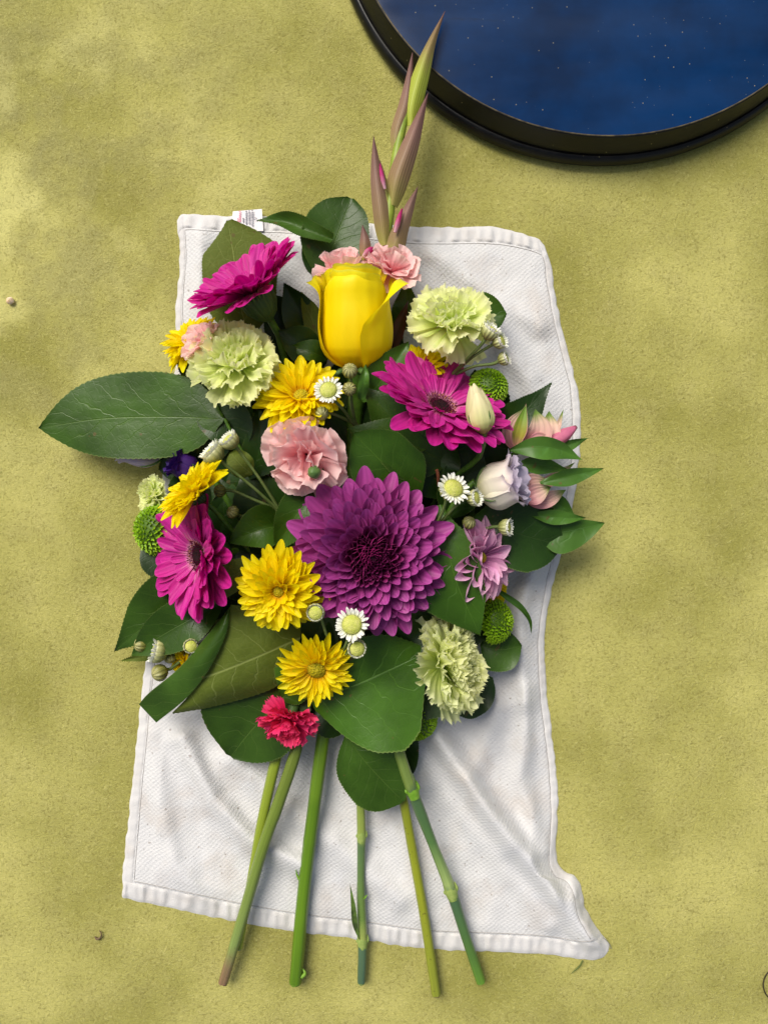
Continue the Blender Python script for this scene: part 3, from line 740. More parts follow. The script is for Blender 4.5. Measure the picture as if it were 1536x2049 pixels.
def pompon(x, y, h, az, tilt, R, label, seed=1, sq=.8):
    r = random.Random(seed); R *= scl(h)
    FM = frame(x, y, h, az, tilt)
    th = thing('green_pompon', label, 'chrysanthemum', FM.translation, 'lime green button pompons')
    geo = []
    pv = unit_petal('pompon_petal', POM, W_MUM, cup=.45, bend=.5, nu=5, nv=5)
    vs = [v.co.copy() for v in pv.vertices]; fs = [tuple(p.vertices) for p in pv.polygons]
    uvs = [None] * len(vs)
    for lp in pv.loops: uvs[lp.vertex_index] = tuple(pv.uv_layers[0].data[lp.index].uv)
    n = 210
    for k in range(n):
        t_ = (k + .5) / n; a = k * 2.39996; th_ = t_ ** .55 * 1.75       # polar angle
        el = pi / 2 - th_ * .55
        M = Matrix.Rotation(a, 4, 'Z') @ Matrix.Translation((0, R * .86 * sin(th_), R * sq * .86 * cos(th_))) @ Matrix.Rotation(pi / 2 - th_ - .75 * min(1, th_ * 1.5), 4, 'X') @ Matrix.Diagonal((R * (.17 + .1 * t_), R * (.2 + .12 * t_), R * .2, 1))
        M = M @ Matrix.Rotation(r.uniform(-.35, .35), 4, 'Z') @ Matrix.Rotation(r.uniform(-.2, .2), 4, 'X')
        geo.append(([M @ v for v in vs], fs, uvs))
    V_, F_, U_ = join_geo(geo)
    bpy.data.meshes.remove(pv)
    ob('petals', mesh('petals', V_, F_, U_, mats=[POM]), th, FM, 'stuff')
    V_, F_, U_ = revolve([(.01, R * sq * .9), (R * .5, R * sq * .8), (R * .85, R * sq * .4), (R * .9, 0), (R * .6, -R * .35), (5, -R * .5)], 20)
    ob('core', mesh('core', V_, F_, U_, mats=[simple('pompon_core', (60, 90, 8), (80, 110, 16), .1)]), th, FM)
    flower_stem(th, FM, R * .4, 4)

# --- rose type flowers built of wrapped petals
def wrap_petal(A, F, Rr, base, H, prof, p0, p1, off, hs, roll, top=0.0, nu=26, nv=25, ruff=0.0, sd=0, arch=.12, rolltop=0.0, rfr=5.0):
    """A axis, F front, Rr right unit vectors; phi 0 faces the front; angles in degrees, numbers or lists along the height"""
    r = random.Random(sd); ph = r.uniform(0, 6); ph2 = r.uniform(0, 6); off_n = max(prof) * .045
    V_, U_ = [], []
    for i in range(nu):
        v = i / (nu - 1)
        a0 = ip(p0, v) if isinstance(p0, list) else p0
        a1 = ip(p1, v) if isinstance(p1, list) else p1
        for j in range(nv):
            s = -1 + 2 * j / (nv - 1)
            phi = radians(a0 + (a1 - a0) * (j / (nv - 1)))
            hh = H * v * hs * (1 - arch * abs(s) ** 2.5 * v)
            rad = ip(prof, min(v * hs, 1.0)) + off
            e = max(0, (abs(s) - .72) / .28)
            if roll[0] and s < 0: rad += roll[0] * e * e * min(1, v * 2.2)
            if roll[1] and s > 0: rad += roll[1] * e * e * min(1, v * 2.2)
            rad += off_n * noise.noise(Vector((phi * 2.2, v * 2.5, sd * 3.1))) * (.3 + v)
            tt = max(0, (v - .8) / .2)
            rad += top * tt * tt
            hh -= rolltop * tt * tt * tt
            if ruff:
                q = max(0, (v - .62) / .38)
                rad += ruff * q * q * (sin(s * rfr + ph) + .5 * sin(s * rfr * 2.3 + ph2)); hh += ruff * q * q * (.6 * sin(s * rfr * 1.8 + ph * 2) + .45 * sin(s * rfr * 4.1 + ph2))
            V_.append(base + A * hh + (F * cos(phi) + Rr * sin(phi)) * rad); U_.append((j / (nv - 1), v))
    return V_, grid_faces(nu, nv), U_
def basis(az, lean):
    """flower axis lying in the picture along az degrees, leaning towards the lens by lean degrees"""
    a = Vector((cos(radians(az)) * cos(radians(lean)), sin(radians(az)) * cos(radians(lean)), sin(radians(lean))))
    f = (Vector((0, 0, 1)) - a * a.z).normalized()
    return a, f, a.cross(f)      # right = axis x front
def rose():
    A, F, Rr = basis(90.5, 14)
    h0 = 118; s = scl(170)
    base = P(713, 742, h0)
    th = thing('yellow_rose', 'half open yellow rose standing upright above the other blooms', 'rose', base)
    prof = [v * s for v in (12, 44, 60, 68, 71, 72, 72, 71, 69, 67, 66, 66, 68, 71)]
    H = 200 * s
    spec = [  # p0 p1 off hs roll(l,r) top ruff arch rolltop
     (-115, 95, -50, 1.075, (0, 0), 4, 2, .02, 3), (90, 290, -42, 1.05, (0, 0), 4, 2.5, .03, 2), (-80, 125, -40, 1.07, (0, 0), 4, 3, .05, 4),
     (-130, 90, -29, 1.055, (0, 0), 3, 3.5, .06, 4), (-95, 140, -19, 1.04, (0, 0), 2, 3.5, .07, 4),
     (110, 270, -8, 1.03, (0, 0), 4, 3, .06, 2), (-125, 60, -11, 1.02, (0, 0), 0, 4, .08, 5),
     (-92, 108, -4, .995, (0, 0), -16, 3, .07, 9),      # big front petal folding in at the rim
     (-178, [-34, -46, -54, -57, -59, -60, -63, -70, -80], 4.5, 1.0, (2, 6), 15, 5, .11, 6),      # outer petal hugging one side
     ([26, 12, 8, 7, 11, 24, 44, 66, 84], 165, 4.0, .975, (17, 3), 14, 3, .09, 5)]      # outer petal with the rolled edge
    for i, (p0, p1, off, hs, roll, top, ruff, arch, rt) in enumerate(spec):
        V_, F_, U_ = wrap_petal(A, F, Rr, base, H, prof, p0, p1, off * s, hs, roll, top, ruff=ruff, sd=i, arch=arch, rolltop=rt, nu=44, nv=45, rfr=2.4 + .5 * (i % 3))
        ob('petal', mesh('petal', V_, F_, U_, mats=[ROSE]), th)
    for k in range(5):
        phi = radians(k * 72 + 20); d = F * cos(phi) + Rr * sin(phi)
        p = [base - A * 4 + d * 8, base + A * 2 + d * 30 * s, base - A * 6 + d * 52 * s, base - A * 22 + d * 62 * s]
        V_, F_, U_ = tube(p, [5, 7, 4, .8], 6, 12, raw=True)
        ob('sepal', mesh('sepal', V_, F_, U_, mats=[CARCAL]), th)
    V_, F_, U_ = tube([base + A * 8, base - A * 14, base - A * 40 - Vector((0, 0, 20)), P(706, 900, 60), P(700, 1200, 40), P(*BIND)], [20, 14, 8, 8, 8, 8], 12, 30, raw=True)
    ob('stem', mesh('stem', V_, F_, U_, mats=[STEMG]), th)
rose()
def lisianthus(x, y, h, az, lean, L, R, label, mat_in, mat_out, seed=1, spec=None, prof=None, name='lisianthus', stem_to=None, cat='lisianthus'):
    A, F, Rr = basis(az, lean); s = scl(h)
    base = P(x, y, h)
    th = thing(name, label, cat, base)
    R *= s; L *= s
    prof = [R * v for v in (prof or (.15, .55, .8, .93, 1, 1, .97, .93, .9, .92, 1.0))]
    spec = spec or [(-60, 130, -.45, 1.05, (0, 0), .15, .12, .1, 0, mat_in), (90, 300, -.4, 1.08, (0, 0), .2, .15, .1, 0, mat_in), (-170, 30, -.3, 1.04, (0, 0), .2, .16, .1, 0, mat_in), (0, 160, -.2, 1.0, (0, .1), .25, .14, .1, .05, mat_in),
            (110, 260, -.05, 1.0, (0, .1), .3, .14, .1, .05, mat_out), (-120, 20, 0.0, .97, (.1, .12), .2, .1, .15, .05, mat_out), (-20, 130, .05, .93, (.14, .1), .22, .08, .2, .05, mat_out)]
    for i, (p0, p1, off, hs, roll, top, ruff, arch, rt, mt) in enumerate(spec):
        V_, F_, U_ = wrap_petal(A, F, Rr, base, L, prof, p0, p1, off * R, hs, (roll[0] * R, roll[1] * R), top * R, ruff=ruff * R, sd=i + seed, arch=arch, rolltop=rt * R)
        ob('petal', mesh('petal', V_, F_, U_, mats=[mt]), th)
    for k in range(4):
        phi = radians(k * 90 + 30); d = F * cos(phi) + Rr * sin(phi)
        V_, F_, U_ = tube([base + d * 3, base + A * L * .12 + d * R * .6, base + A * L * .3 + d * R * 1.02, base + A * L * .42 + d * R * 1.08], [2.5, 3, 2, .5], 5, 10, raw=True)
        ob('sepal', mesh('sepal', V_, F_, U_, mats=[CARCAL]), th)
    st = stem_to or [base - A * 40, P(*BIND)]
    V_, F_, U_ = tube([base + A * 2] + st, [6, 4.5] + [4.5] * (len(st) - 1), 10, 26, raw=True)
    ob('stem', mesh('stem', V_, F_, U_, mats=[STEMG]), th)
    return th

# --- button daisy sprays
def head(th, x, y, h, az, tilt, R, kind, seed=0):
    """kind: open | button | bud | half; R = half of the seen width"""
    r = random.Random(seed + int(x)); R *= scl(h)
    FM = frame(x, y, h, az, tilt)
    if kind == 'bud':
        V_, F_, U_ = revolve([(R * .12, -R), (R * .55, -R * .82), (R * .9, -R * .42), (R, 0), (R * .92, R * .38), (R * .66, R * .72), (R * .3, R * .9), (.01, R * .88)], 44, .05, 11)
        o = ob('bud', mesh('bud', V_, F_, U_, mats=[BUDG]), th, FM)
        return FM @ Vector((0, 0, -R))
    cupd = R * (.95 if kind != 'open' else .55)
    V_, F_, U_ = revolve([(R * .1, -cupd), (R * .5, -cupd * .85), (R * .8, -cupd * .45), (R * .9 if kind != 'open' else R * .62, 0), (R * .8 if kind != 'open' else R * .58, R * .12)], 56, .04, 14)
    hd = ob('flower_head', mesh('flower_head', V_, F_, U_, mats=[CUP]), th, FM)
    dr = R * (.6 if kind == 'open' else .68)
    V_, F_, U_ = revolve([(.01, R * .3), (dr * .55, R * .27), (dr * .9, R * .16), (dr * 1.02, R * .02), (dr * .9, -R * .1)], 24)
    ob('disc', mesh('disc', V_, F_, U_, mats=[DISC]), hd, FM)
    pv = unit_petal('ray', WHT, [.6, .85, 1, 1, .95, .8], cup=.25, bend=.25, nu=6, nv=5, tipv=.16)
    vs = [v.co.copy() for v in pv.vertices]; fs = [tuple(p.vertices) for p in pv.polygons]
    uvs = [None] * len(vs)
    for lp in pv.loops: uvs[lp.vertex_index] = tuple(pv.uv_layers[0].data[lp.index].uv)
    bpy.data.meshes.remove(pv)
    geo = []
    rows = {'open': [(20, .55, .5, 6), (17, .55, .46, 20)], 'button': [(26, .74, .24, 68), (22, .72, .2, 80)], 'half': [(24, .72, .5, 55), (20, .68, .45, 68)]}[kind]
    for (nn, r0, L, el) in rows:
        for k in range(nn):
            a = (k + r.uniform(-.25, .25)) / nn * 2 * pi
            M = Matrix.Rotation(a, 4, 'Z') @ Matrix.Translation((0, R * r0, R * .02)) @ Matrix.Rotation(radians(el + r.uniform(-12, 12)), 4, 'X') @ Matrix.Diagonal((R * .19, R * L * r.uniform(.78, 1.12), R * .2, 1))
            geo.append(([M @ v for v in vs], fs, uvs))
    V_, F_, U_ = join_geo(geo)
    ob('ray_petals', mesh('ray_petals', V_, F_, U_, mats=[WHT]), hd, FM, 'stuff')
    return FM @ Vector((0, 0, -cupd))
PSTEM = simple('pale_stem', (112, 128, 72), (88, 108, 50), .08, .5, .3, 0, .2)
def spray(label, heads, join, group='white button daisy sprays'):
    jp = P(*join)
    th = thing('button_daisy_spray', label, 'daisy spray', jp, group)
    for i, (x, y, h, az, tilt, R, kind) in enumerate(heads):
        e = head(th, x, y, h, az, tilt, R, kind, i)
        n_ = Vector((cos(radians(az)) * sin(radians(tilt)), sin(radians(az)) * sin(radians(tilt)), cos(radians(tilt))))
        k1 = e - n_ * 12
        mid = (k1 + jp) / 2 + Vector((rnd.uniform(-4, 4), rnd.uniform(-4, 4), 4))
        V_, F_, U_ = tube([e + n_ * 2, k1, mid, jp + Vector((i * 2.2 - 4, 0, -i * 1.5))], [3.4, 2.6, 2.8, 3.2], 8, 18, raw=True)
        ob('stem', mesh('stem', V_, F_, U_, mats=[PSTEM]), th)
    b = P(*BIND)
    m_ = jp.lerp(b, .4); m_.z = 24
    V_, F_, U_ = tube([jp + Vector((0, 0, -3)), jp.lerp(m_, .5) + Vector((0, 0, -jp.z * .2)), m_, b], [4, 4, 4, 4], 8, 20, raw=True)
    ob('main_stem', mesh('main_stem', V_, F_, U_, mats=[PSTEM]), th)

# ------------------------------------------------------------ place the blooms
gerbera(505, 582, 150, 122, 58, 136, 'magenta gerbera seen from the side with green calyx, in front of the olive leaf', seed=2, elev=16, n=27)
gerbera(880, 815, 168, 62, 50, 150, 'magenta gerbera tilted back beneath the pale green carnation and cream bud', seed=3)
gerbera(400, 1110, 150, 180, 46, 140, 'magenta gerbera with black heart facing the bare floor side', seed=4, elev=10)
R3 = [(21, 1, -2), (20, .92, 8), (17, .8, 18), (12, .6, 32)]
R5 = [(22, 1, -4), (21, .95, 5), (19, .87, 14), (17, .75, 26), (13, .6, 40), (9, .42, 56)]
ymum(603, 795, 172, 90, 32, 96, 'yellow chrysanthemum with open centre just below the rose', R5[:4] + [(9, .5, 55)], seed=1, disc=.2)
ymum(560, 1182, 214, 225, 14, 98, 'largest yellow chrysanthemum, very double, beside the big purple bloom', R5, seed=2, disc=.16, wk=.3)
ymum(634, 1338, 165, 270, 26, 84, 'yellow daisy chrysanthemum with round olive centre above the hot pink carnation', R3, seed=3, disc=.27, wk=.22)
ymum(388, 688, 105, 128, 58, 74, 'yellow chrysanthemum peeking out behind the magenta gerbera beside the towel edge', R5, seed=4, disc=.2)
ymum(396, 988, 190, 130, 62, 90, 'yellow chrysanthemum in side view directly above a magenta gerbera', R5, seed=5, disc=.16, e0=10)
ymum(838, 742, 110, 90, 22, 62, 'yellow chrysanthemum half hidden between rose and magenta gerbera', R5[:4], seed=6, disc=.2)
ymum(988, 1186, 60, 340, 48, 44, 'small yellow bloom mostly hidden below the lavender daisy', R3, seed=7)
ymum(368, 1326, 70, 200, 40, 40, 'small yellow bloom half covered by the folded leaf', R3, seed=8)
lav_v = [unit_petal('lavender_petal', LAV, W_SPOON, cup=c, bend=b, ridge=.05, nr=2, tipv=.12, nu=9, nv=7, sd=i + 80) for i, (c, b) in enumerate([(.3, .5), (.22, .2), (.35, .8)])]
ymum(958, 1116, 130, 0, 46, 94, 'lavender daisy chrysanthemum with few loose petals beside the long bright leaf', [(15, 1, -2), (14, .93, 13), (11, .76, 30)], seed=9, mat_v=lav_v, name='lavender_chrysanthemum', group=None, wk=.38, disc=.16)
GG = 'pale green carnations'
carnation(474, 732, 160, 90, 24, 97, 'pale green carnation left of the rose, wide and ruffled', gcar_v, GG, seed=1)
carnation(903, 650, 140, 80, 36, 96, 'pale green carnation lying over bare towel, ruffled and open', gcar_v, GG, seed=5)
carnation(884, 1330, 124, 8, 64, 108, 'pale green carnation near the stems, tightly crinkled, next to a big leaf', gcarc_v, GG, seed=3, layers=[(10, 1.0, -4), (10, .97, 10), (10, .9, 23), (10, .8, 36), (9, .68, 48), (9, .58, 60), (8, .48, 72), (6, .4, 84)], wk=.95, jt=9)
carnation(312, 990, 60, 160, 40, 42, 'sliver of a pale green carnation behind the yellow and lime blooms', gcar_v, GG, seed=4)
GP = 'pink spray carnations'
PL = [(5, 1.0, 2), (5, .95, 20), (5, .84, 38), (4, .68, 56), (3, .5, 72)]
carnation(614, 908, 182, 250, 18, 92, 'pink carnation in the middle of the bouquet, above the purple bloom', pink_v, GP, layers=PL, seed=6, wk=1.25, jt=22)
carnation(684, 548, 96, 100, 46, 66, 'pink carnation behind the rose, mostly covered by it', pink_v, GP, layers=PL, seed=7, wk=1.2)
carnation(782, 545, 104, 70, 44, 74, 'pink carnation behind the rose at the foot of the gladiolus spike', pink_v, GP, layers=PL, seed=8, wk=1.2)
carnation(412, 688, 150, 140, 50, 52, 'pink bloom squeezed between yellow chrysanthemum and pale green carnation', pink_v, GP, layers=PL[:4], seed=9, wk=.9)
carnation(578, 1438, 110, 250, 48, 62, 'small hot pink carnation hanging over the cut stems', hot_v, None, seed=10, layers=[(8, 1.0, 4), (8, .9, 22), (7, .8, 42), (6, .65, 62)])
pompon(978, 773, 112, 60, 30, 38, 'lime green pompon right above the cream lisianthus bud', 1, .75)
pompon(312, 1060, 76, 180, 46, 49, 'lime green pompon tucked behind the magenta gerbera', 2)
pompon(988, 1242, 70, 10, 62, 44, 'dark lime pompon in side view beside the crinkled green carnation', 3)
pompon(833, 1444, 60, 280, 35, 40, 'lime green pompon above the cut stems, under the big leaf', 4)

lisianthus(955, 985, 150, 18, 20, 92, 46, 'cream lisianthus bloom with lilac centre beside the pink alstroemeria', LISIN, LIS, seed=3)
lisianthus(968, 868, 205, 103, 6, 102, 27, 'closed cream lisianthus bud standing in front of the magenta gerbera', BUDM, BUDM, seed=5, name='lisianthus_bud',
    prof=(.2, .7, .92, 1, 1, .96, .88, .76, .62, .5, .35), spec=[(-100, 120, -.12, 1.0, (0, 0), -.1, 0, .1, 0, BUDM), (-170, 0, .0, .97, (0, .06), -.1, .03, .25, 0, BUDM), (40, 200, .02, .9, (.06, 0), -.05, .05, .3, 0, BUDM), (100, 300, -.05, .95, (0, 0), 0, 0, .2, 0, BUDM), (-55, 60, .05, .8, (.04, .04), -.08, .03, .35, 0, BUDM)],
    stem_to=[P(966, 885, 196), P(955, 918, 170), P(905, 958, 120), P(870, 1000, 60), P(*BIND)])
lisianthus(322, 918, 58, 176, 4, 90, 20, 'pale lilac lisianthus bud under the big glossy leaf', LISIN, LISIN, seed=8, name='lisianthus_bud', prof=(.2, .6, .85, 1, 1, .95, .85, .7, .55, .42, .3))
lisianthus(398, 950, 74, 150, 20, 60, 26, 'dark violet lisianthus hidden behind the yellow chrysanthemum', VIO, VIO, seed=9)

spray('button daisy spray below the rose, one open flower and three round buds', [(657, 781, 236, 100, 14, 29, 'open'), (700, 742, 222, 90, 18, 15.5, 'bud'), (699, 778, 214, 270, 10, 14, 'bud'), (644, 827, 205, 300, 30, 14, 'bud')], (712, 850, 140))
spray('button daisy spray beside the glossy leaf base with two side-on flowers and long thin stems', [(424, 905, 196, 135, 68, 27, 'half'), (458, 880, 200, 130, 62, 22, 'half'), (440, 982, 150, 180, 70, 13, 'bud'), (466, 1025, 150, 150, 40, 13, 'bud')], (562, 1022, 126))
spray('button daisy spray reaching over the pale green carnation, white buds in a tight pair', [(982, 661, 190, 55, 62, 22, 'half'), (1001, 682, 186, 20, 50, 18, 'half'), (1010, 717, 170, 20, 60, 16, 'half')], (910, 748, 130))
spray('button daisy spray between purple bloom and cream lisianthus', [(906, 978, 226, 60, 32, 34, 'open'), (950, 996, 214, 10, 50, 19, 'half')], (860, 1070, 130))
spray('button daisy spray on the dark leaf above the lavender daisy', [(938, 1046, 168, 60, 40, 13.5, 'bud'), (1014, 1055, 158, 0, 62, 19, 'half')], (880, 1078, 120))
spray('button daisy spray in a row below the purple bloom, three round yellow-green faces', [(631, 1226, 236, 200, 6, 21, 'button'), (704, 1250, 236, 120, 10, 34, 'open'), (714, 1298, 226, 20, 12, 22, 'button')], (680, 1330, 140))
spray('button daisy spray at the folded leaf, white bud among brown-green ones over the towel edge', [(283, 1290, 78, 180, 60, 15, 'bud'), (312, 1303, 92, 165, 66, 26, 'half'), (341, 1316, 76, 300, 60, 12, 'bud'), (320, 1346, 88, 200, 55, 17, 'bud'), (382, 1293, 128, 30, 14, 17, 'button')], (470, 1232, 96))

# small green carnation bud
def small_bud(x, y, h, R, label):
    th = thing('carnation_bud', label, 'flower bud', P(x, y, h))
    FM = frame(x, y, h, 200, 18)
    V_, F_, U_ = revolve([(R * .3, -R * 1.3), (R * .8, -R * .8), (R, -R * .1), (R * .8, R * .5), (R * .4, R * .9), (.01, R * 1.05)], 20, .06, 5)
    ob('bud_case', mesh('bud_case', V_, F_, U_, mats=[CARCAL]), th, FM)
    V_, F_, U_ = tube([FM @ Vector((0, 0, -R)), FM @ Vector((0, 0, -R - 30)), P(660, 1060, 60), P(*BIND)], [3, 3, 3, 3], 8, 20, raw=True)
    ob('stem', mesh('stem', V_, F_, U_, mats=[STEMG]), th)
small_bud(628, 945, 226, 11.5, 'tiny closed green bud in front of the pink carnation')

# ------------------------------------------------------------ leaves
def leaf(label, mid, wl, wr, mat=LEAF, shape='ovate', name='leaf', cat='leaf', group='broad leaves of the bouquet', petiole=None, **k):
    k.setdefault('serr', 1.1); k.setdefault('nu', 70); k['cup'] = k.get('cup', .12) * 1.5 + .04; k.setdefault('wave', 3.5)
    V_, F_, U_ = sheet(mid, wl, wr, shape, sd=len(bpy.data.objects), **k)
    b = P(*mid[0])
    if petiole:
        th = thing(name, label, cat, b, group)
        ob('blade', mesh('blade', V_, F_, U_, mats=[mat]), th)
        v2, f2, u2 = tube([mid[0]] + petiole, 3.2, 8, 14)
        ob('leaf_stalk', mesh('leaf_stalk', v2, f2, u2, mats=[STEMG]), th)
        return th
    V_ = [Vector(v) - b for v in V_]
    o = ob(name, mesh(name, V_, F_, U_, mats=[mat]), None, Matrix.Translation(b))
    return tag(o, label, cat, group)

leaf('large glossy leaf stretching over the bare floor, widest leaf at the side', [(450, 838, 112), (330, 834, 98), (200, 838, 80), (78, 857, 62)], 78, 84, LEAF, [0, .6, .86, .97, 1, 1, .97, .88, .7, .4, 0], petiole=[(462, 862, 110), (500, 930, 96), (560, 1020, 60)], wave=3, cup=-.02, serr=1.3)
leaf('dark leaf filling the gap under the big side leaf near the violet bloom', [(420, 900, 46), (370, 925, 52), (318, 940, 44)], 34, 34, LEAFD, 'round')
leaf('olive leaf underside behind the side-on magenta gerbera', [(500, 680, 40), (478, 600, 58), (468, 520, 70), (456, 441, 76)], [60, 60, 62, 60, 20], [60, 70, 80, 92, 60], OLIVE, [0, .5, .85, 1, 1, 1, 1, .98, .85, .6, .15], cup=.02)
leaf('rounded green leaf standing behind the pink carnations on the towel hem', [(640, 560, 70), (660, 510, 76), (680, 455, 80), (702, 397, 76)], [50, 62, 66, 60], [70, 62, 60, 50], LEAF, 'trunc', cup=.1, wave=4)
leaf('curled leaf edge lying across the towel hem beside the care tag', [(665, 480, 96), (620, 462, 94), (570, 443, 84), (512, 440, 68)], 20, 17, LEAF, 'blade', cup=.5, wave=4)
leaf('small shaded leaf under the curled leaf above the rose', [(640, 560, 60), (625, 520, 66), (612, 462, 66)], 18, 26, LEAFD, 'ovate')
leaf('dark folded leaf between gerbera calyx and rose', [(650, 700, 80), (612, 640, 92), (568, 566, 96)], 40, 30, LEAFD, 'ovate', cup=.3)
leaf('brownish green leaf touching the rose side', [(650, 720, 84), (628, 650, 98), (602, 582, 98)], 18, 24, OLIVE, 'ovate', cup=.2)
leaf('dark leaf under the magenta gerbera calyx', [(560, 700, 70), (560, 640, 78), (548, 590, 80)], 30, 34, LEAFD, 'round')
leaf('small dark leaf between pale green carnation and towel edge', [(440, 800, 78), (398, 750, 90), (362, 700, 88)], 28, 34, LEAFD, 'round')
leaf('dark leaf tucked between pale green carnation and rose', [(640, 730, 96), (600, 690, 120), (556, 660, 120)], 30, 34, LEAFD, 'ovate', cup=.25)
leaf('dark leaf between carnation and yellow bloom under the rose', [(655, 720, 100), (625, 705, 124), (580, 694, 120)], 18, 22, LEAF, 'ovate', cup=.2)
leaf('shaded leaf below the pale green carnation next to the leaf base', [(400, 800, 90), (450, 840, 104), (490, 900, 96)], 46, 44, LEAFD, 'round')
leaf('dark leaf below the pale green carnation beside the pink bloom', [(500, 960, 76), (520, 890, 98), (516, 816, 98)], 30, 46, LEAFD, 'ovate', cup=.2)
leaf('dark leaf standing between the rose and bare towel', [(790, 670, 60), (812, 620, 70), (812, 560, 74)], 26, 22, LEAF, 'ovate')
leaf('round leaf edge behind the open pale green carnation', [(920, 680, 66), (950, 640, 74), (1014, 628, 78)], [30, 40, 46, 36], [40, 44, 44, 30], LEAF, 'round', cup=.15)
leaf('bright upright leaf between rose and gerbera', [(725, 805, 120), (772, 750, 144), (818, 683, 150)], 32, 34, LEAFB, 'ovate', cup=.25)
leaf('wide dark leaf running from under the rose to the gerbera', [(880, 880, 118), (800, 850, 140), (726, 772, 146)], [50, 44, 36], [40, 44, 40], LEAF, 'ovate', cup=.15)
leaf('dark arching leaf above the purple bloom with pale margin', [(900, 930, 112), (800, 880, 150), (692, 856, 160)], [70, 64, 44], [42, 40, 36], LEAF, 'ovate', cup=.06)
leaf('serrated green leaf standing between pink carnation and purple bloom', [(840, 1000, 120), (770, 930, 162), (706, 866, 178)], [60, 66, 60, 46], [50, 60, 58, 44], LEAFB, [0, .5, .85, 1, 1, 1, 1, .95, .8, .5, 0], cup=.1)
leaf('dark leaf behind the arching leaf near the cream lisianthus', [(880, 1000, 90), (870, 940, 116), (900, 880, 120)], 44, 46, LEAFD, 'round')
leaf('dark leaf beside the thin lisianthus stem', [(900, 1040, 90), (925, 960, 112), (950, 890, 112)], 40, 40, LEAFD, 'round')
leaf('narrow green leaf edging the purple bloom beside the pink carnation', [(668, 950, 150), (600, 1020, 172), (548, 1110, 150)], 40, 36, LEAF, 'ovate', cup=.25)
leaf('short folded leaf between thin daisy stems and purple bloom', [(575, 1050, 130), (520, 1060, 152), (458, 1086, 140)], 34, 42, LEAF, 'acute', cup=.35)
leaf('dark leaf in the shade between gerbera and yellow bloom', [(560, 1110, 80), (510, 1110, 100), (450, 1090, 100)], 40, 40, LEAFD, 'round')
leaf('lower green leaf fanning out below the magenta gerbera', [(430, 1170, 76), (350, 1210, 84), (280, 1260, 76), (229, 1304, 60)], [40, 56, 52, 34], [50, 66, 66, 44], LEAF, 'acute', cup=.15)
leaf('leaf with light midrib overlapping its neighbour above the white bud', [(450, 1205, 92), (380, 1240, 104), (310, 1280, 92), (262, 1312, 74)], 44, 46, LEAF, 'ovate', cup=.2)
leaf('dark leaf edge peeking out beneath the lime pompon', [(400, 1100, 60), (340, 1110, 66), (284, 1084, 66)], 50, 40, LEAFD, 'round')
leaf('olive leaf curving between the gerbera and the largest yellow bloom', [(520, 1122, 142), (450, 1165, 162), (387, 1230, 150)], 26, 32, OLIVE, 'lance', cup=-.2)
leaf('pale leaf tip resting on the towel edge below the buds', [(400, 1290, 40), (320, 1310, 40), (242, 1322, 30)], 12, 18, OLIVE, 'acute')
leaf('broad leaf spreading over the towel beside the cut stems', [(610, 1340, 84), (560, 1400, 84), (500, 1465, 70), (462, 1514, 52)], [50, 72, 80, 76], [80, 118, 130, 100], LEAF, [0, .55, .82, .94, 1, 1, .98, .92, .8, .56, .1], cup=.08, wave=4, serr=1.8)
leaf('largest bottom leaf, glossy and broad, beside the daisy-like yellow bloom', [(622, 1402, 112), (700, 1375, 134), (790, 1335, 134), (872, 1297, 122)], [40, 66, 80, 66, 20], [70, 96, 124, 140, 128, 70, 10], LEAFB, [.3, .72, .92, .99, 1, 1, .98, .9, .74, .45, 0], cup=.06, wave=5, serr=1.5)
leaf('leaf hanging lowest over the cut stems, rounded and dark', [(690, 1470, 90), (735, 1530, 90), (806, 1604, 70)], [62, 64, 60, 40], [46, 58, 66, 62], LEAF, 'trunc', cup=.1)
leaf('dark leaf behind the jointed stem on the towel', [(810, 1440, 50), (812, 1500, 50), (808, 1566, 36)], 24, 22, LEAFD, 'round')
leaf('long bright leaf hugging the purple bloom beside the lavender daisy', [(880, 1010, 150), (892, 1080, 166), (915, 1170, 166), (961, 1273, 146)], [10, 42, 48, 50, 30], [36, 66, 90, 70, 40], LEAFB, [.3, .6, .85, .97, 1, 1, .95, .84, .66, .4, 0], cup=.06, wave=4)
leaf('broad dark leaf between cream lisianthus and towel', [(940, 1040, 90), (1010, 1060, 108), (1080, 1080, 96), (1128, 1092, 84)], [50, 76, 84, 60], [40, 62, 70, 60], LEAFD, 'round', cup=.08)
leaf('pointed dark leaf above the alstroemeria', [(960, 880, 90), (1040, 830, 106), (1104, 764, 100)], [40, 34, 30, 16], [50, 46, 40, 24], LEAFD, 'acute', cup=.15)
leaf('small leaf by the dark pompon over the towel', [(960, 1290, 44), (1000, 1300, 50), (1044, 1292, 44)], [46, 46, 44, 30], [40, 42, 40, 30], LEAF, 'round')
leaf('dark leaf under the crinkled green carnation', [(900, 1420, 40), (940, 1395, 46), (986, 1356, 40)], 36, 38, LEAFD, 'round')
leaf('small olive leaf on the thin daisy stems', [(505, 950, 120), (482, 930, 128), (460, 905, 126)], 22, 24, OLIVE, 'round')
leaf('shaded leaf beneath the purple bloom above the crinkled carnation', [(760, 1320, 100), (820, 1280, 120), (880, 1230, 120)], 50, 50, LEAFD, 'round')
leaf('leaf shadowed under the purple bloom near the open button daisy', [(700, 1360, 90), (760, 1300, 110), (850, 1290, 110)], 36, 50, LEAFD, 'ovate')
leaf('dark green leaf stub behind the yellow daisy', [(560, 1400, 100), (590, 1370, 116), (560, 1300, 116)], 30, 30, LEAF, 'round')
leaf('pale leaf strip beside the small buds under the rose', [(722, 800, 150), (728, 760, 168), (732, 728, 166)], 9, 10, SLIM, 'blade', group=None)
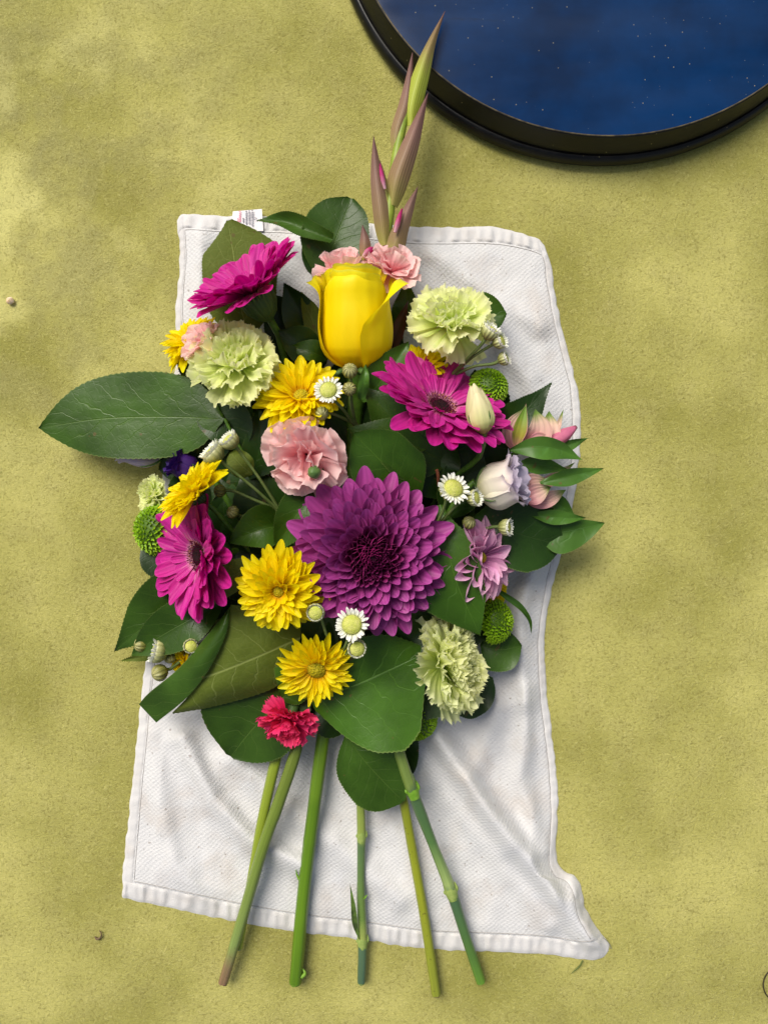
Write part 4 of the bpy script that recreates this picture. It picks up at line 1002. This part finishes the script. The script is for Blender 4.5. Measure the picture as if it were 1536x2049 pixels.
# the big folded leaf
def folded():
    b = P(570, 1270, 120)
    th = thing('folded_leaf', 'large leaf folded over itself, olive underside up with a green flap', 'leaf', b, 'broad leaves of the bouquet')
    fo = cr([P(462, 1210, 150), P(452, 1270, 150), P(418, 1340, 136), P(375, 1395, 110), P(345, 1426, 88)], 70)
    fa = cr([P(600, 1226, 122), P(598, 1290, 116), P(560, 1368, 104), P(450, 1408, 92), P(346, 1428, 84)], 70)
    V_, U_ = [], []
    ma, mb = P(600, 1262, 0), P(330, 1372, 0); mab = mb - ma; ml = mab.length; md = mab.normalized()
    for i in range(70):
        for j in range(24):
            t_ = j / 23; q = fo[i] * (1 - t_) + fa[i] * t_; q[2] += 14 * sin(pi * t_) * sin(pi * i / 69) + 3 * noise.noise(Vector((q[0] * .03, q[1] * .03, 2)))
            if t_ == 1 and i % 2: q[0] += .8; q[1] -= .8
            dd = Vector((q[0], q[1], 0)) - ma; dist = dd.x * md.y - dd.y * md.x
            V_.append(q); U_.append((.5 + dist / 280, dd.dot(md) / ml))
    F_ = grid_faces(70, 24, flip=True)
    ob('blade', mesh('blade', V_, F_, U_, mats=[OLIVE]), th)
    # flap: between the fold (462,1210)->(395,1320)->(345,1425) and its own free edge
    fold = cr([P(462, 1210, 150), P(452, 1270, 158), (P(418, 1340, 146)), P(375, 1395, 118), P(313, 1446, 80)], 60)
    free = cr([P(462, 1212, 149), P(420, 1265, 138), P(360, 1335, 120), P(300, 1385, 94), P(278, 1409, 78)], 60)
    V_, U_ = [], []
    for i in range(60):
        for j in range(12):
            t_ = j / 11; q = fold[i] * (1 - t_) + free[i] * t_; q[2] += 16 * sin(pi * t_) * sin(pi * min(1, i / 50 + .1)) * .8
            V_.append(q); U_.append((.5 + t_ * .5 if True else 0, i / 59))
    ob('flap', mesh('flap', V_, grid_faces(60, 12), U_, mats=[LEAF]), th)
folded()
GS = 'slim alstroemeria leaves'
SL = dict(name='slim_leaf', cat='leaf', group=GS, serr=0, nu=36)
leaf('slim leaf arching over the pink alstroemeria', [(1020, 900, 150), (1070, 893, 160), (1120, 900, 150), (1165, 920, 136)], 18, 24, SLIM, 'lance', cup=.2, **SL)
leaf('slim leaf tip above the arching leaf', [(1080, 912, 120), (1130, 893, 126), (1177, 876, 120)], 10, 13, SLIM, 'lance', cup=.2, **SL)
leaf('slim leaf pointing out over the floor beside the pink petals', [(1080, 966, 140), (1140, 953, 142), (1207, 937, 130)], 14, 17, SLIM, 'lance', cup=.25, **SL)
leaf('dark slim leaf behind the lilac centre', [(1030, 930, 118), (1080, 930, 124), (1136, 940, 116)], 16, 18, SLIM, 'lance', cup=.2, **SL)
leaf('wide slim leaf ending in a point over the floor, lower of two', [(1070, 1070, 84), (1140, 1062, 90), (1209, 1046, 80)], 26, 40, SLIM, 'acute', cup=.12, **SL)
leaf('pale slim leaf lying on top of the wider pointed one', [(1060, 1030, 104), (1120, 1036, 106), (1172, 1036, 96)], 14, 14, SLIM, 'lance', cup=.2, **SL)
leaf('dark slim leaf below the alstroemeria petals', [(1060, 1010, 90), (1110, 1008, 92), (1150, 1030, 84)], 20, 22, SLIM, 'lance', cup=.2, **SL)
leaf('narrow curly leaf hanging over the towel below the lavender daisy', [(985, 1175, 84), (1010, 1192, 84), (1040, 1214, 70), (1058, 1240, 56), (1063, 1268, 46)], 6, 6, SLIM, 'blade', cup=.5, **SL)
leaf('dark red-brown leaf in the shade between rose and carnation', [(775, 720, 84), (795, 660, 96), (817, 600, 92)], 12, 14, simple('maroon_leaf', (74, 26, 26), (56, 34, 22), .05, .5, .3, .05, .2), 'lance', name='maroon_leaf', group=None, cup=.2, serr=0)

# leaves added deep inside the bunch to keep its gaps dark
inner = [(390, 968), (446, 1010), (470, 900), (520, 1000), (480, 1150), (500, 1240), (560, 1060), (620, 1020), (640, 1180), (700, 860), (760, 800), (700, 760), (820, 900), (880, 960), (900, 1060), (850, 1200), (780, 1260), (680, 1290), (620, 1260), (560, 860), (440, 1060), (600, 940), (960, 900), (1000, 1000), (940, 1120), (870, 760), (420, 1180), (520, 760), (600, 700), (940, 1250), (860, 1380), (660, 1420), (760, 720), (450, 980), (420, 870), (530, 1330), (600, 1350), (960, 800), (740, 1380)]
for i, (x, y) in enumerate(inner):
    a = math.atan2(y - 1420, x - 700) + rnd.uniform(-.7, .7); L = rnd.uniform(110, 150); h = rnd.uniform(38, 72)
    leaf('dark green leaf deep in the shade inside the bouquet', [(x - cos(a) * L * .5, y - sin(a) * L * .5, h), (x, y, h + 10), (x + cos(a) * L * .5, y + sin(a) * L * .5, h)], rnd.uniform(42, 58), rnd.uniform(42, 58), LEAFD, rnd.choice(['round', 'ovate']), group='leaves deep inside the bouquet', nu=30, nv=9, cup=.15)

# ------------------------------------------------------------ alstroemeria
def blade_part(th, name, mid, wl, wr, mat, shape='lance', **k):
    k.setdefault('nu', 26); k.setdefault('cup', .35)
    V_, F_, U_ = sheet(mid, wl, wr, shape, **k)
    return ob(name, mesh(name, V_, F_, U_, mats=[mat]), th)
th = thing('alstroemeria', 'pink alstroemeria with green tipped petals, beyond the magenta gerbera', 'alstroemeria', P(1040, 890, 110))
blade_part(th, 'petal', [(1030, 905, 110), (1025, 860, 128), (1050, 815, 132)], 20, 22, ALS)
blade_part(th, 'petal', [(1040, 905, 122), (1075, 865, 140), (1070, 818, 138)], 22, 26, ALS, 'ovate')
blade_part(th, 'petal', [(1050, 905, 118), (1092, 868, 130), (1098, 822, 120)], 22, 26, ALS, 'ovate')
blade_part(th, 'petal', [(1060, 905, 116), (1105, 870, 122), (1127, 818, 112)], 7, 9, ALS)
blade_part(th, 'petal', [(1028, 900, 146), (1040, 855, 156), (1052, 808, 150)], 13, 13, ALSG)
blade_part(th, 'petal', [(1050, 890, 134), (1080, 880, 142), (1108, 888, 134)], 14, 16, ALS)
V_, F_, U_ = tube([(1085, 895, 128), (1110, 882, 130), (1135, 866, 126), (1152, 854, 122)], [8, 13, 12, 3.5], 12, 20)
ob('bud', mesh('bud', V_, F_, U_, mats=[petal_mat('pink_bud', [(0, (190, 130, 100)), (.3, (224, 130, 160)), (.9, (220, 120, 160)), (1, (90, 60, 40))], vein=.1, freq=5)]), th)
V_, F_, U_ = tube([(1040, 900, 112), (1000, 940, 90), (900, 1100, 50), BIND], 5, 8, 20)
ob('stem', mesh('stem', V_, F_, U_, mats=[STEMG]), th)
th = thing('alstroemeria', 'pink and cream alstroemeria beside the cream lisianthus over the towel edge', 'alstroemeria', P(1050, 985, 110))
blade_part(th, 'petal', [(1040, 995, 116), (1060, 968, 126), (1098, 962, 120)], 18, 24, ALS, 'ovate')
blade_part(th, 'petal', [(1040, 1000, 124), (1070, 985, 134), (1102, 974, 128)], 16, 22, ALS, 'ovate')
blade_part(th, 'petal', [(1045, 1000, 110), (1090, 1000, 114), (1132, 980, 106)], 16, 16, ALS, 'ovate')
blade_part(th, 'petal', [(1060, 985, 104), (1100, 960, 104), (1150, 925, 96)], 10, 12, ALS)
V_, F_, U_ = tube([(1045, 995, 110), (1000, 1020, 86), (900, 1150, 50), BIND], 5, 8, 20)
ob('stem', mesh('stem', V_, F_, U_, mats=[STEMG]), th)

# ------------------------------------------------------------ gladiolus
GL = simple('gladiolus_stem', (150, 168, 60), (128, 150, 50), .05, .45, .4, .1, .2)
def bract_mat(name, stops):
    return petal_mat(name, stops, vein=.16, freq=9, trans=.1, rough=.5, vary=.05, bump=.25, spec=.35)
BR = bract_mat('purple_brown_bract', [(0, (160, 156, 76)), (.25, (146, 122, 84)), (.6, (136, 104, 90)), (1, (106, 70, 68))])
BRG = bract_mat('green_bract', [(0, (170, 180, 60)), (.4, (166, 176, 62)), (.62, (146, 128, 74)), (1, (112, 72, 66))])
th = thing('gladiolus_spike', 'tall gladiolus spike of closed purple-brown buds rising above the rose', 'gladiolus', P(768, 520, 80))
V_, F_, U_ = tube([(765, 560, 84), (772, 480, 92), (778, 430, 94), (785, 370, 94), (797, 290, 92), (815, 215, 88), (830, 170, 86)], [9, 9, 10, 10, 9, 7, 5], 12, 50)
ob('stem', mesh('stem', V_, F_, U_, mats=[GL]), th)
def bract(mid, wl, wr, mat, shape='lance', thick=.8):
    # closed sheath: front sheet with deep crown plus a back
    V_, F_, U_ = sheet(mid, wl, wr, shape, cup=-thick, nu=44, nv=13)
    mid2 = [(a, b, c - 2) for a, b, c in mid]
    V2, F2, U2 = sheet(mid2, wl, wr, shape, cup=-.15 - thick, nu=44, nv=13, flip=True)
    V_, F_, U_ = join_geo([(V_, F_, U_), (V2, F2, U2)])
    return ob('bract', mesh('bract', V_, F_, U_, mats=[mat]), th)
bl = [.35, .62, .85, .97, 1, .93, .8, .63, .45, .26, .04]
bract([(822, 250, 96), (826, 205, 102), (846, 130, 104), (866, 75, 98), (890, 22, 88)], [17, 17, 16, 14, 12], [15, 17, 17, 14, 10], BRG, [.55, .85, 1, 1, .95, .85, .72, .56, .4, .22, .03])
bract([(790, 315, 94), (795, 260, 100), (812, 200, 98), (825, 105, 88)], 14, 13, BR, bl)
bract([(784, 410, 104), (797, 350, 116), (826, 270, 114), (856, 186, 96)], 20, 20, BR, [.5, .8, .98, 1, .94, .84, .7, .55, .38, .2, .02])
bract([(770, 490, 104), (762, 420, 114), (752, 340, 110), (747, 271, 98)], 15, 17, BR, [.55, .85, 1, 1, .97, .88, .76, .6, .42, .22, .02])
bract([(772, 470, 98), (774, 400, 104), (766, 350, 104), (760, 320, 98)], 9, 9, BRG, bl)
bract([(784, 520, 112), (800, 460, 122), (820, 410, 116), (836, 373, 104)], 18, 17, BR, [.7, .9, 1, .95, .85, .75, .62, .5, .35, .2, .02])
bract([(728, 520, 104), (730, 485, 110), (725, 450, 104)], 11, 11, BR, bl)
GPK = petal_mat('magenta_bud_petal', [(0, (236, 190, 200)), (.5, (206, 60, 130)), (1, (180, 20, 100))], vein=.15, freq=3)
for mid, wd in (([(770, 378, 116), (764, 352, 118), (760, 328, 114)], 6), ([(790, 465, 128), (797, 440, 130), (804, 418, 124)], 7), ([(728, 512, 122), (738, 502, 124), (749, 496, 118)], 9)):
    V_, F_, U_ = tube(mid, [wd * .4, wd * .7, wd * .6, wd * .2], 10, 16)
    ob('bud_petal', mesh('bud_petal', V_, F_, U_, mats=[GPK]), th)

# ------------------------------------------------------------ cut stems below the flowers
def stem_mat(name, stops, spots=.0):
    m, t = nmat(name); g = N(t)
    uv = g.n('UVMap').outputs[0]; sp = g.n('SeparateXYZ'); g.l(uv, sp.inputs[0]); tc = g.n('TexCoord').outputs['Object']
    nz = g.noise(tc, .03, 3)
    st = g.n('Mapping'); st.inputs['Scale'].default_value = (14, 1.2, 1); g.l(uv, st.inputs[0])
    ln = g.noise(st.outputs[0], 2.0, 4, .6)
    c = g.ramp(g.math('ADD', sp.outputs[1], g.math('MULTIPLY', g.math('SUBTRACT', nz, .5), .05)), [(p, lin(k)) for p, k in stops])
    c = g.mix(g.math('MULTIPLY', g.ramp(ln, [(.4, (0, 0, 0)), (.7, (1, 1, 1))]), .35), c, lin(tuple(q * .72 for q in stops[0][1])))
    if spots:
        s_ = g.ramp(g.noise(tc, .16, 2), [(.66, (0, 0, 0)), (.74, (1, 1, 1))])
        c = g.mix(g.math('MULTIPLY', s_, spots), c, lin((84, 70, 30)))
    finish(g, c, .38, .45, 0, g.bump(ln, .25, .0006))
    return m
def cut_stem(label, pts, rad, mat, nodes=(), extra=None, end=((176, 180, 120), (150, 150, 90))):
    th = thing('cut_stem', label, 'flower stem', P(*pts[0]), 'cut stems on the towel')
    nu = 90
    def bump(u):
        return 1 + sum(a * exp(-((u - c) / .012) ** 2) for c, a in nodes) + .05 * noise.noise(Vector((u * 14, pts[0][0], 0)))
    V_, F_, U_ = tube(pts, rad, 25, nu, bumpy=bump, ridge=.04)
    ob('stem', mesh('stem', V_, F_, U_, mats=[mat]), th)
    p = P(*pts[-1]); q = P(*pts[-2]); d = (p - q).normalized(); r_ = rad[-1] if not np.isscalar(rad) else rad
    V_, F_, U_ = tube([p - d * .6, p + d * 1.2], [r_ * .98, r_ * .95], 20, 3, raw=True)
    V_ = [Vector(v) + d * (noise.noise(Vector(v) * .25) * 3.5 + 1) if (Vector(v) - p).dot(d) > .5 else v for v in V_]
    ob('cut_end', mesh('cut_end', V_, F_, U_, mats=[simple('cut_end', *end, .2, .6)]), th)
    return th
def node_parts(th, x, y, h, r_, ang, mat):
    """collar of a carnation joint with two small leaf stubs"""
    FM = Matrix.Translation(P(x, y, h)) @ Matrix.Rotation(radians(ang), 4, 'Z')
    V_, F_, U_ = revolve([(r_ * .92, -r_ * 1.5), (r_ * 1.1, -r_ * .6), (r_ * 1.16, r_ * .1), (r_ * 1.12, r_ * 1.0), (r_ * .98, r_ * 3.0)], 20)
    V_ = [(a, c, b) for a, b, c in V_]; F_ = [f[::-1] for f in F_]
    ob('node', mesh('node', V_, F_, U_, mats=[mat]), th, FM)
    for s_ in (-1, 1):
        V_, F_, U_ = tube([Vector((s_ * r_ * .85, -r_ * .2, 0)), Vector((s_ * r_ * 1.2, r_ * .3, 1)), Vector((s_ * r_ * 1.2, r_ * (1.1 + .5 * s_), 1))], [r_ * .34, r_ * .3, .5], 8, 8, raw=True)
        ob('leaf_stub', mesh('leaf_stub', V_, F_, U_, mats=[mat]), th, FM)
SM1 = stem_mat('mossy_stem', [(0, (92, 106, 30)), (.55, (112, 132, 48)), (.88, (128, 148, 78)), (.95, (134, 112, 80)), (1, (134, 104, 78))], .25)
SM2 = stem_mat('yellowish_stem', [(0, (126, 144, 40)), (1, (140, 156, 44))])
SM3 = stem_mat('bright_stem', [(0, (84, 116, 26)), (.42, (98, 130, 24)), (.46, (86, 120, 16)), (.8, (98, 134, 22)), (1, (84, 118, 14))])
SM4 = stem_mat('bluish_stem', [(0, (122, 144, 60)), (.44, (140, 156, 70)), (.48, (84, 112, 68)), (.75, (104, 132, 60)), (.84, (156, 166, 84)), (.86, (76, 104, 78)), (1, (68, 96, 74))])
SM5 = stem_mat('spotted_olive_stem', [(0, (118, 128, 30)), (.6, (142, 150, 34)), (1, (134, 142, 44))], .7)
SM6 = stem_mat('jointed_stem', [(0, (84, 112, 70)), (.16, (124, 146, 66)), (.27, (130, 152, 70)), (.30, (74, 102, 66)), (.48, (86, 122, 62)), (.64, (158, 178, 104)), (.67, (70, 100, 70)), (.9, (80, 116, 46)), (1, (96, 138, 40))])
PALE = simple('pale_node', (150, 166, 88), (120, 144, 66), .1, .5)
GRN = simple('green_node', (96, 140, 30), (120, 160, 50), .1, .45)
cut_stem('yellow-green stem mostly hidden behind the mossy one', [(640, 1330, 36), (575, 1440, 48), (550, 1530, 48), (525, 1640, 44), (506, 1740, 36), (478, 1896, 16)], [10, 11, 10, 8, 7], SM2)
cut_stem('thick mossy green stem with brown end, reaching lowest on one side', [(650, 1320, 40), (605, 1440, 60), (590, 1510, 70), (560, 1600, 66), (528, 1690, 58), (490, 1820, 40), (447, 1964, 24)], [9, 11, 11.5, 11, 10.5, 9.5], SM1, end=((140, 110, 84), (110, 84, 60)))
t3 = cut_stem('thickest bright green stem, straight and shiny', [(690, 1300, 40), (655, 1430, 50), (641, 1520, 50), (624, 1650, 40), (606, 1800, 28), (591, 1964, 18)], [12.5, 13, 12.5, 12.5, 12.5], SM3, nodes=((.57, .05),), end=((110, 140, 40), (90, 120, 30)))
V_, F_, U_ = tube([(603, 1955, 22), (610, 1948, 22), (606, 1938, 20)], [4, 3.5, 1], 8, 8); ob('leaf_stub', mesh('leaf_stub', V_, F_, U_, mats=[GRN]), t3)
V_, F_, U_ = tube([(600, 1762, 30), (594, 1750, 31), (592, 1740, 31)], [3, 2, .5], 6, 8); ob('leaf_stub', mesh('leaf_stub', V_, F_, U_, mats=[GRN]), t3)
t4 = cut_stem('thin jointed stem in the middle with a withered leaf sliver', [(718, 1440, 60), (720, 1560, 44), (723, 1670, 34), (722, 1780, 26), (725, 1890, 20), (723, 1964, 16)], [7, 7, 8.5, 7.5, 9.5, 8], SM4, end=((110, 130, 70), (90, 110, 60)))
node_parts(t4, 723, 1674, 34, 8, 0, PALE); node_parts(t4, 725, 1884, 20, 9, 2, PALE)
blade_part(t4, 'dry_leaf', [(719, 1880, 30), (710, 1850, 36), (706, 1810, 42), (700, 1768, 48)], 5, 6, simple('withered_leaf', (96, 124, 50), (60, 76, 34), .06, .5, .3, .1), 'lance')
blade_part(t4, 'dry_leaf', [(726, 1800, 32), (732, 1793, 35), (735, 1789, 36)], 2, 2, GRN, 'lance', nu=10, nv=5)
cut_stem('olive stem with brown spots, lowest end of all', [(780, 1440, 66), (800, 1560, 50), (823, 1690, 36), (848, 1830, 26), (872, 1989, 18)], [9, 9, 9, 9.5, 9], SM5, end=((100, 90, 50), (120, 110, 60)))
t6 = cut_stem('jointed carnation stem splayed out with swollen green knots', [(772, 1410, 96), (789, 1470, 106), (806, 1528, 102), (824, 1580, 84), (866, 1690, 58), (902, 1782, 42), (930, 1870, 32), (961, 1963, 24)], [9, 10, 11, 9, 11, 9.5, 9.5], SM6, end=((120, 150, 50), (90, 130, 40)))
node_parts(t6, 825, 1582, 83, 10.5, 17, GRN); node_parts(t6, 902, 1784, 42, 10.5, 18, PALE)

# ------------------------------------------------------------ little things on the floor
def blob(name, x, y, h, r_, mat, label, cat, sd=1):
    V_, F_, U_ = revolve([(.01, r_ * .8), (r_ * .5, r_ * .72), (r_ * .9, r_ * .3), (r_, 0), (r_ * .8, -r_ * .4), (.01, -r_ * .6)], 14)
    V_ = [Vector(v) * (1 + .3 * noise.noise(Vector(v) * .5 / max(1, r_ / 4) + Vector((sd, 0, 0)))) for v in V_]
    return tag(ob(name, mesh(name, V_, F_, U_, mats=[mat]), None, Matrix.Translation(P(x, y, h))), label, cat)
blob('pebble', 21, 602, 3, 7.5, simple('pebble', (214, 176, 130), (238, 220, 196), .2, .6), 'tiny pale pebble on the felt floor near the picture edge', 'pebble')
V_, F_, U_ = tube([(199, 1862, 1), (203, 1868, 3), (202, 1875, 3), (195, 1879, 3), (190, 1874, 1)], [.6, 1.4, 1.6, 2.6, 1], 8, 20)
tag(ob('crumb', mesh('crumb', V_, F_, U_, mats=[simple('brown_crumb', (110, 90, 66), (90, 72, 50), .2, .7)])), 'curled brown plant crumb on the floor below the towel corner', 'crumb')
V_, F_, U_ = tube([(1165, 1922, 4), (1158, 1934, 3), (1142, 1948, 1)], [1.6, 1.8, .5], 6, 14)
tag(ob('grass_blade', mesh('grass_blade', V_, F_, U_, mats=[simple('dull_blade', (96, 110, 50), (80, 90, 40), .1, .6)])), 'thin green blade sticking out under the towel corner', 'plant bit')
V_, F_, U_ = tube([(1222, 1898, 2), (1218, 1888, 6), (1211, 1880, 9), (1205, 1876, 8)], [.8, .8, .8, .6], 6, 16)
tag(ob('loose_thread', mesh('loose_thread', V_, F_, U_, mats=[simple('grey_thread', (150, 150, 130), (110, 110, 90), .2, .8)])), 'loose thread curling off the towel corner tip', 'thread')
V_, F_, U_ = tube([(1540, 1942, 2), (1531, 1952, 2), (1526, 1968, 2), (1529, 1985, 2), (1538, 1998, 1.5)], 1.3, 6, 24)
tag(ob('dark_hair', mesh('dark_hair', V_, F_, U_, mats=[simple('dark_fibre', (40, 34, 16), (60, 50, 26), .2, .7)])), 'dark curved fibre on the floor at the picture edge', 'fibre')
V_, F_, U_ = tube([(877, 970, 196), (876, 950, 208), (873, 940, 212)], [2.6, 2.6, 3], 8, 10)
tag(ob('twig', mesh('twig', V_, F_, U_, mats=[simple('brown_twig', (120, 62, 36), (90, 50, 30), .1, .6)])), 'short reddish brown twig sticking up beside the open button daisy', 'twig')
for o in SC.objects:
    if '_base' in o: del o['_base']
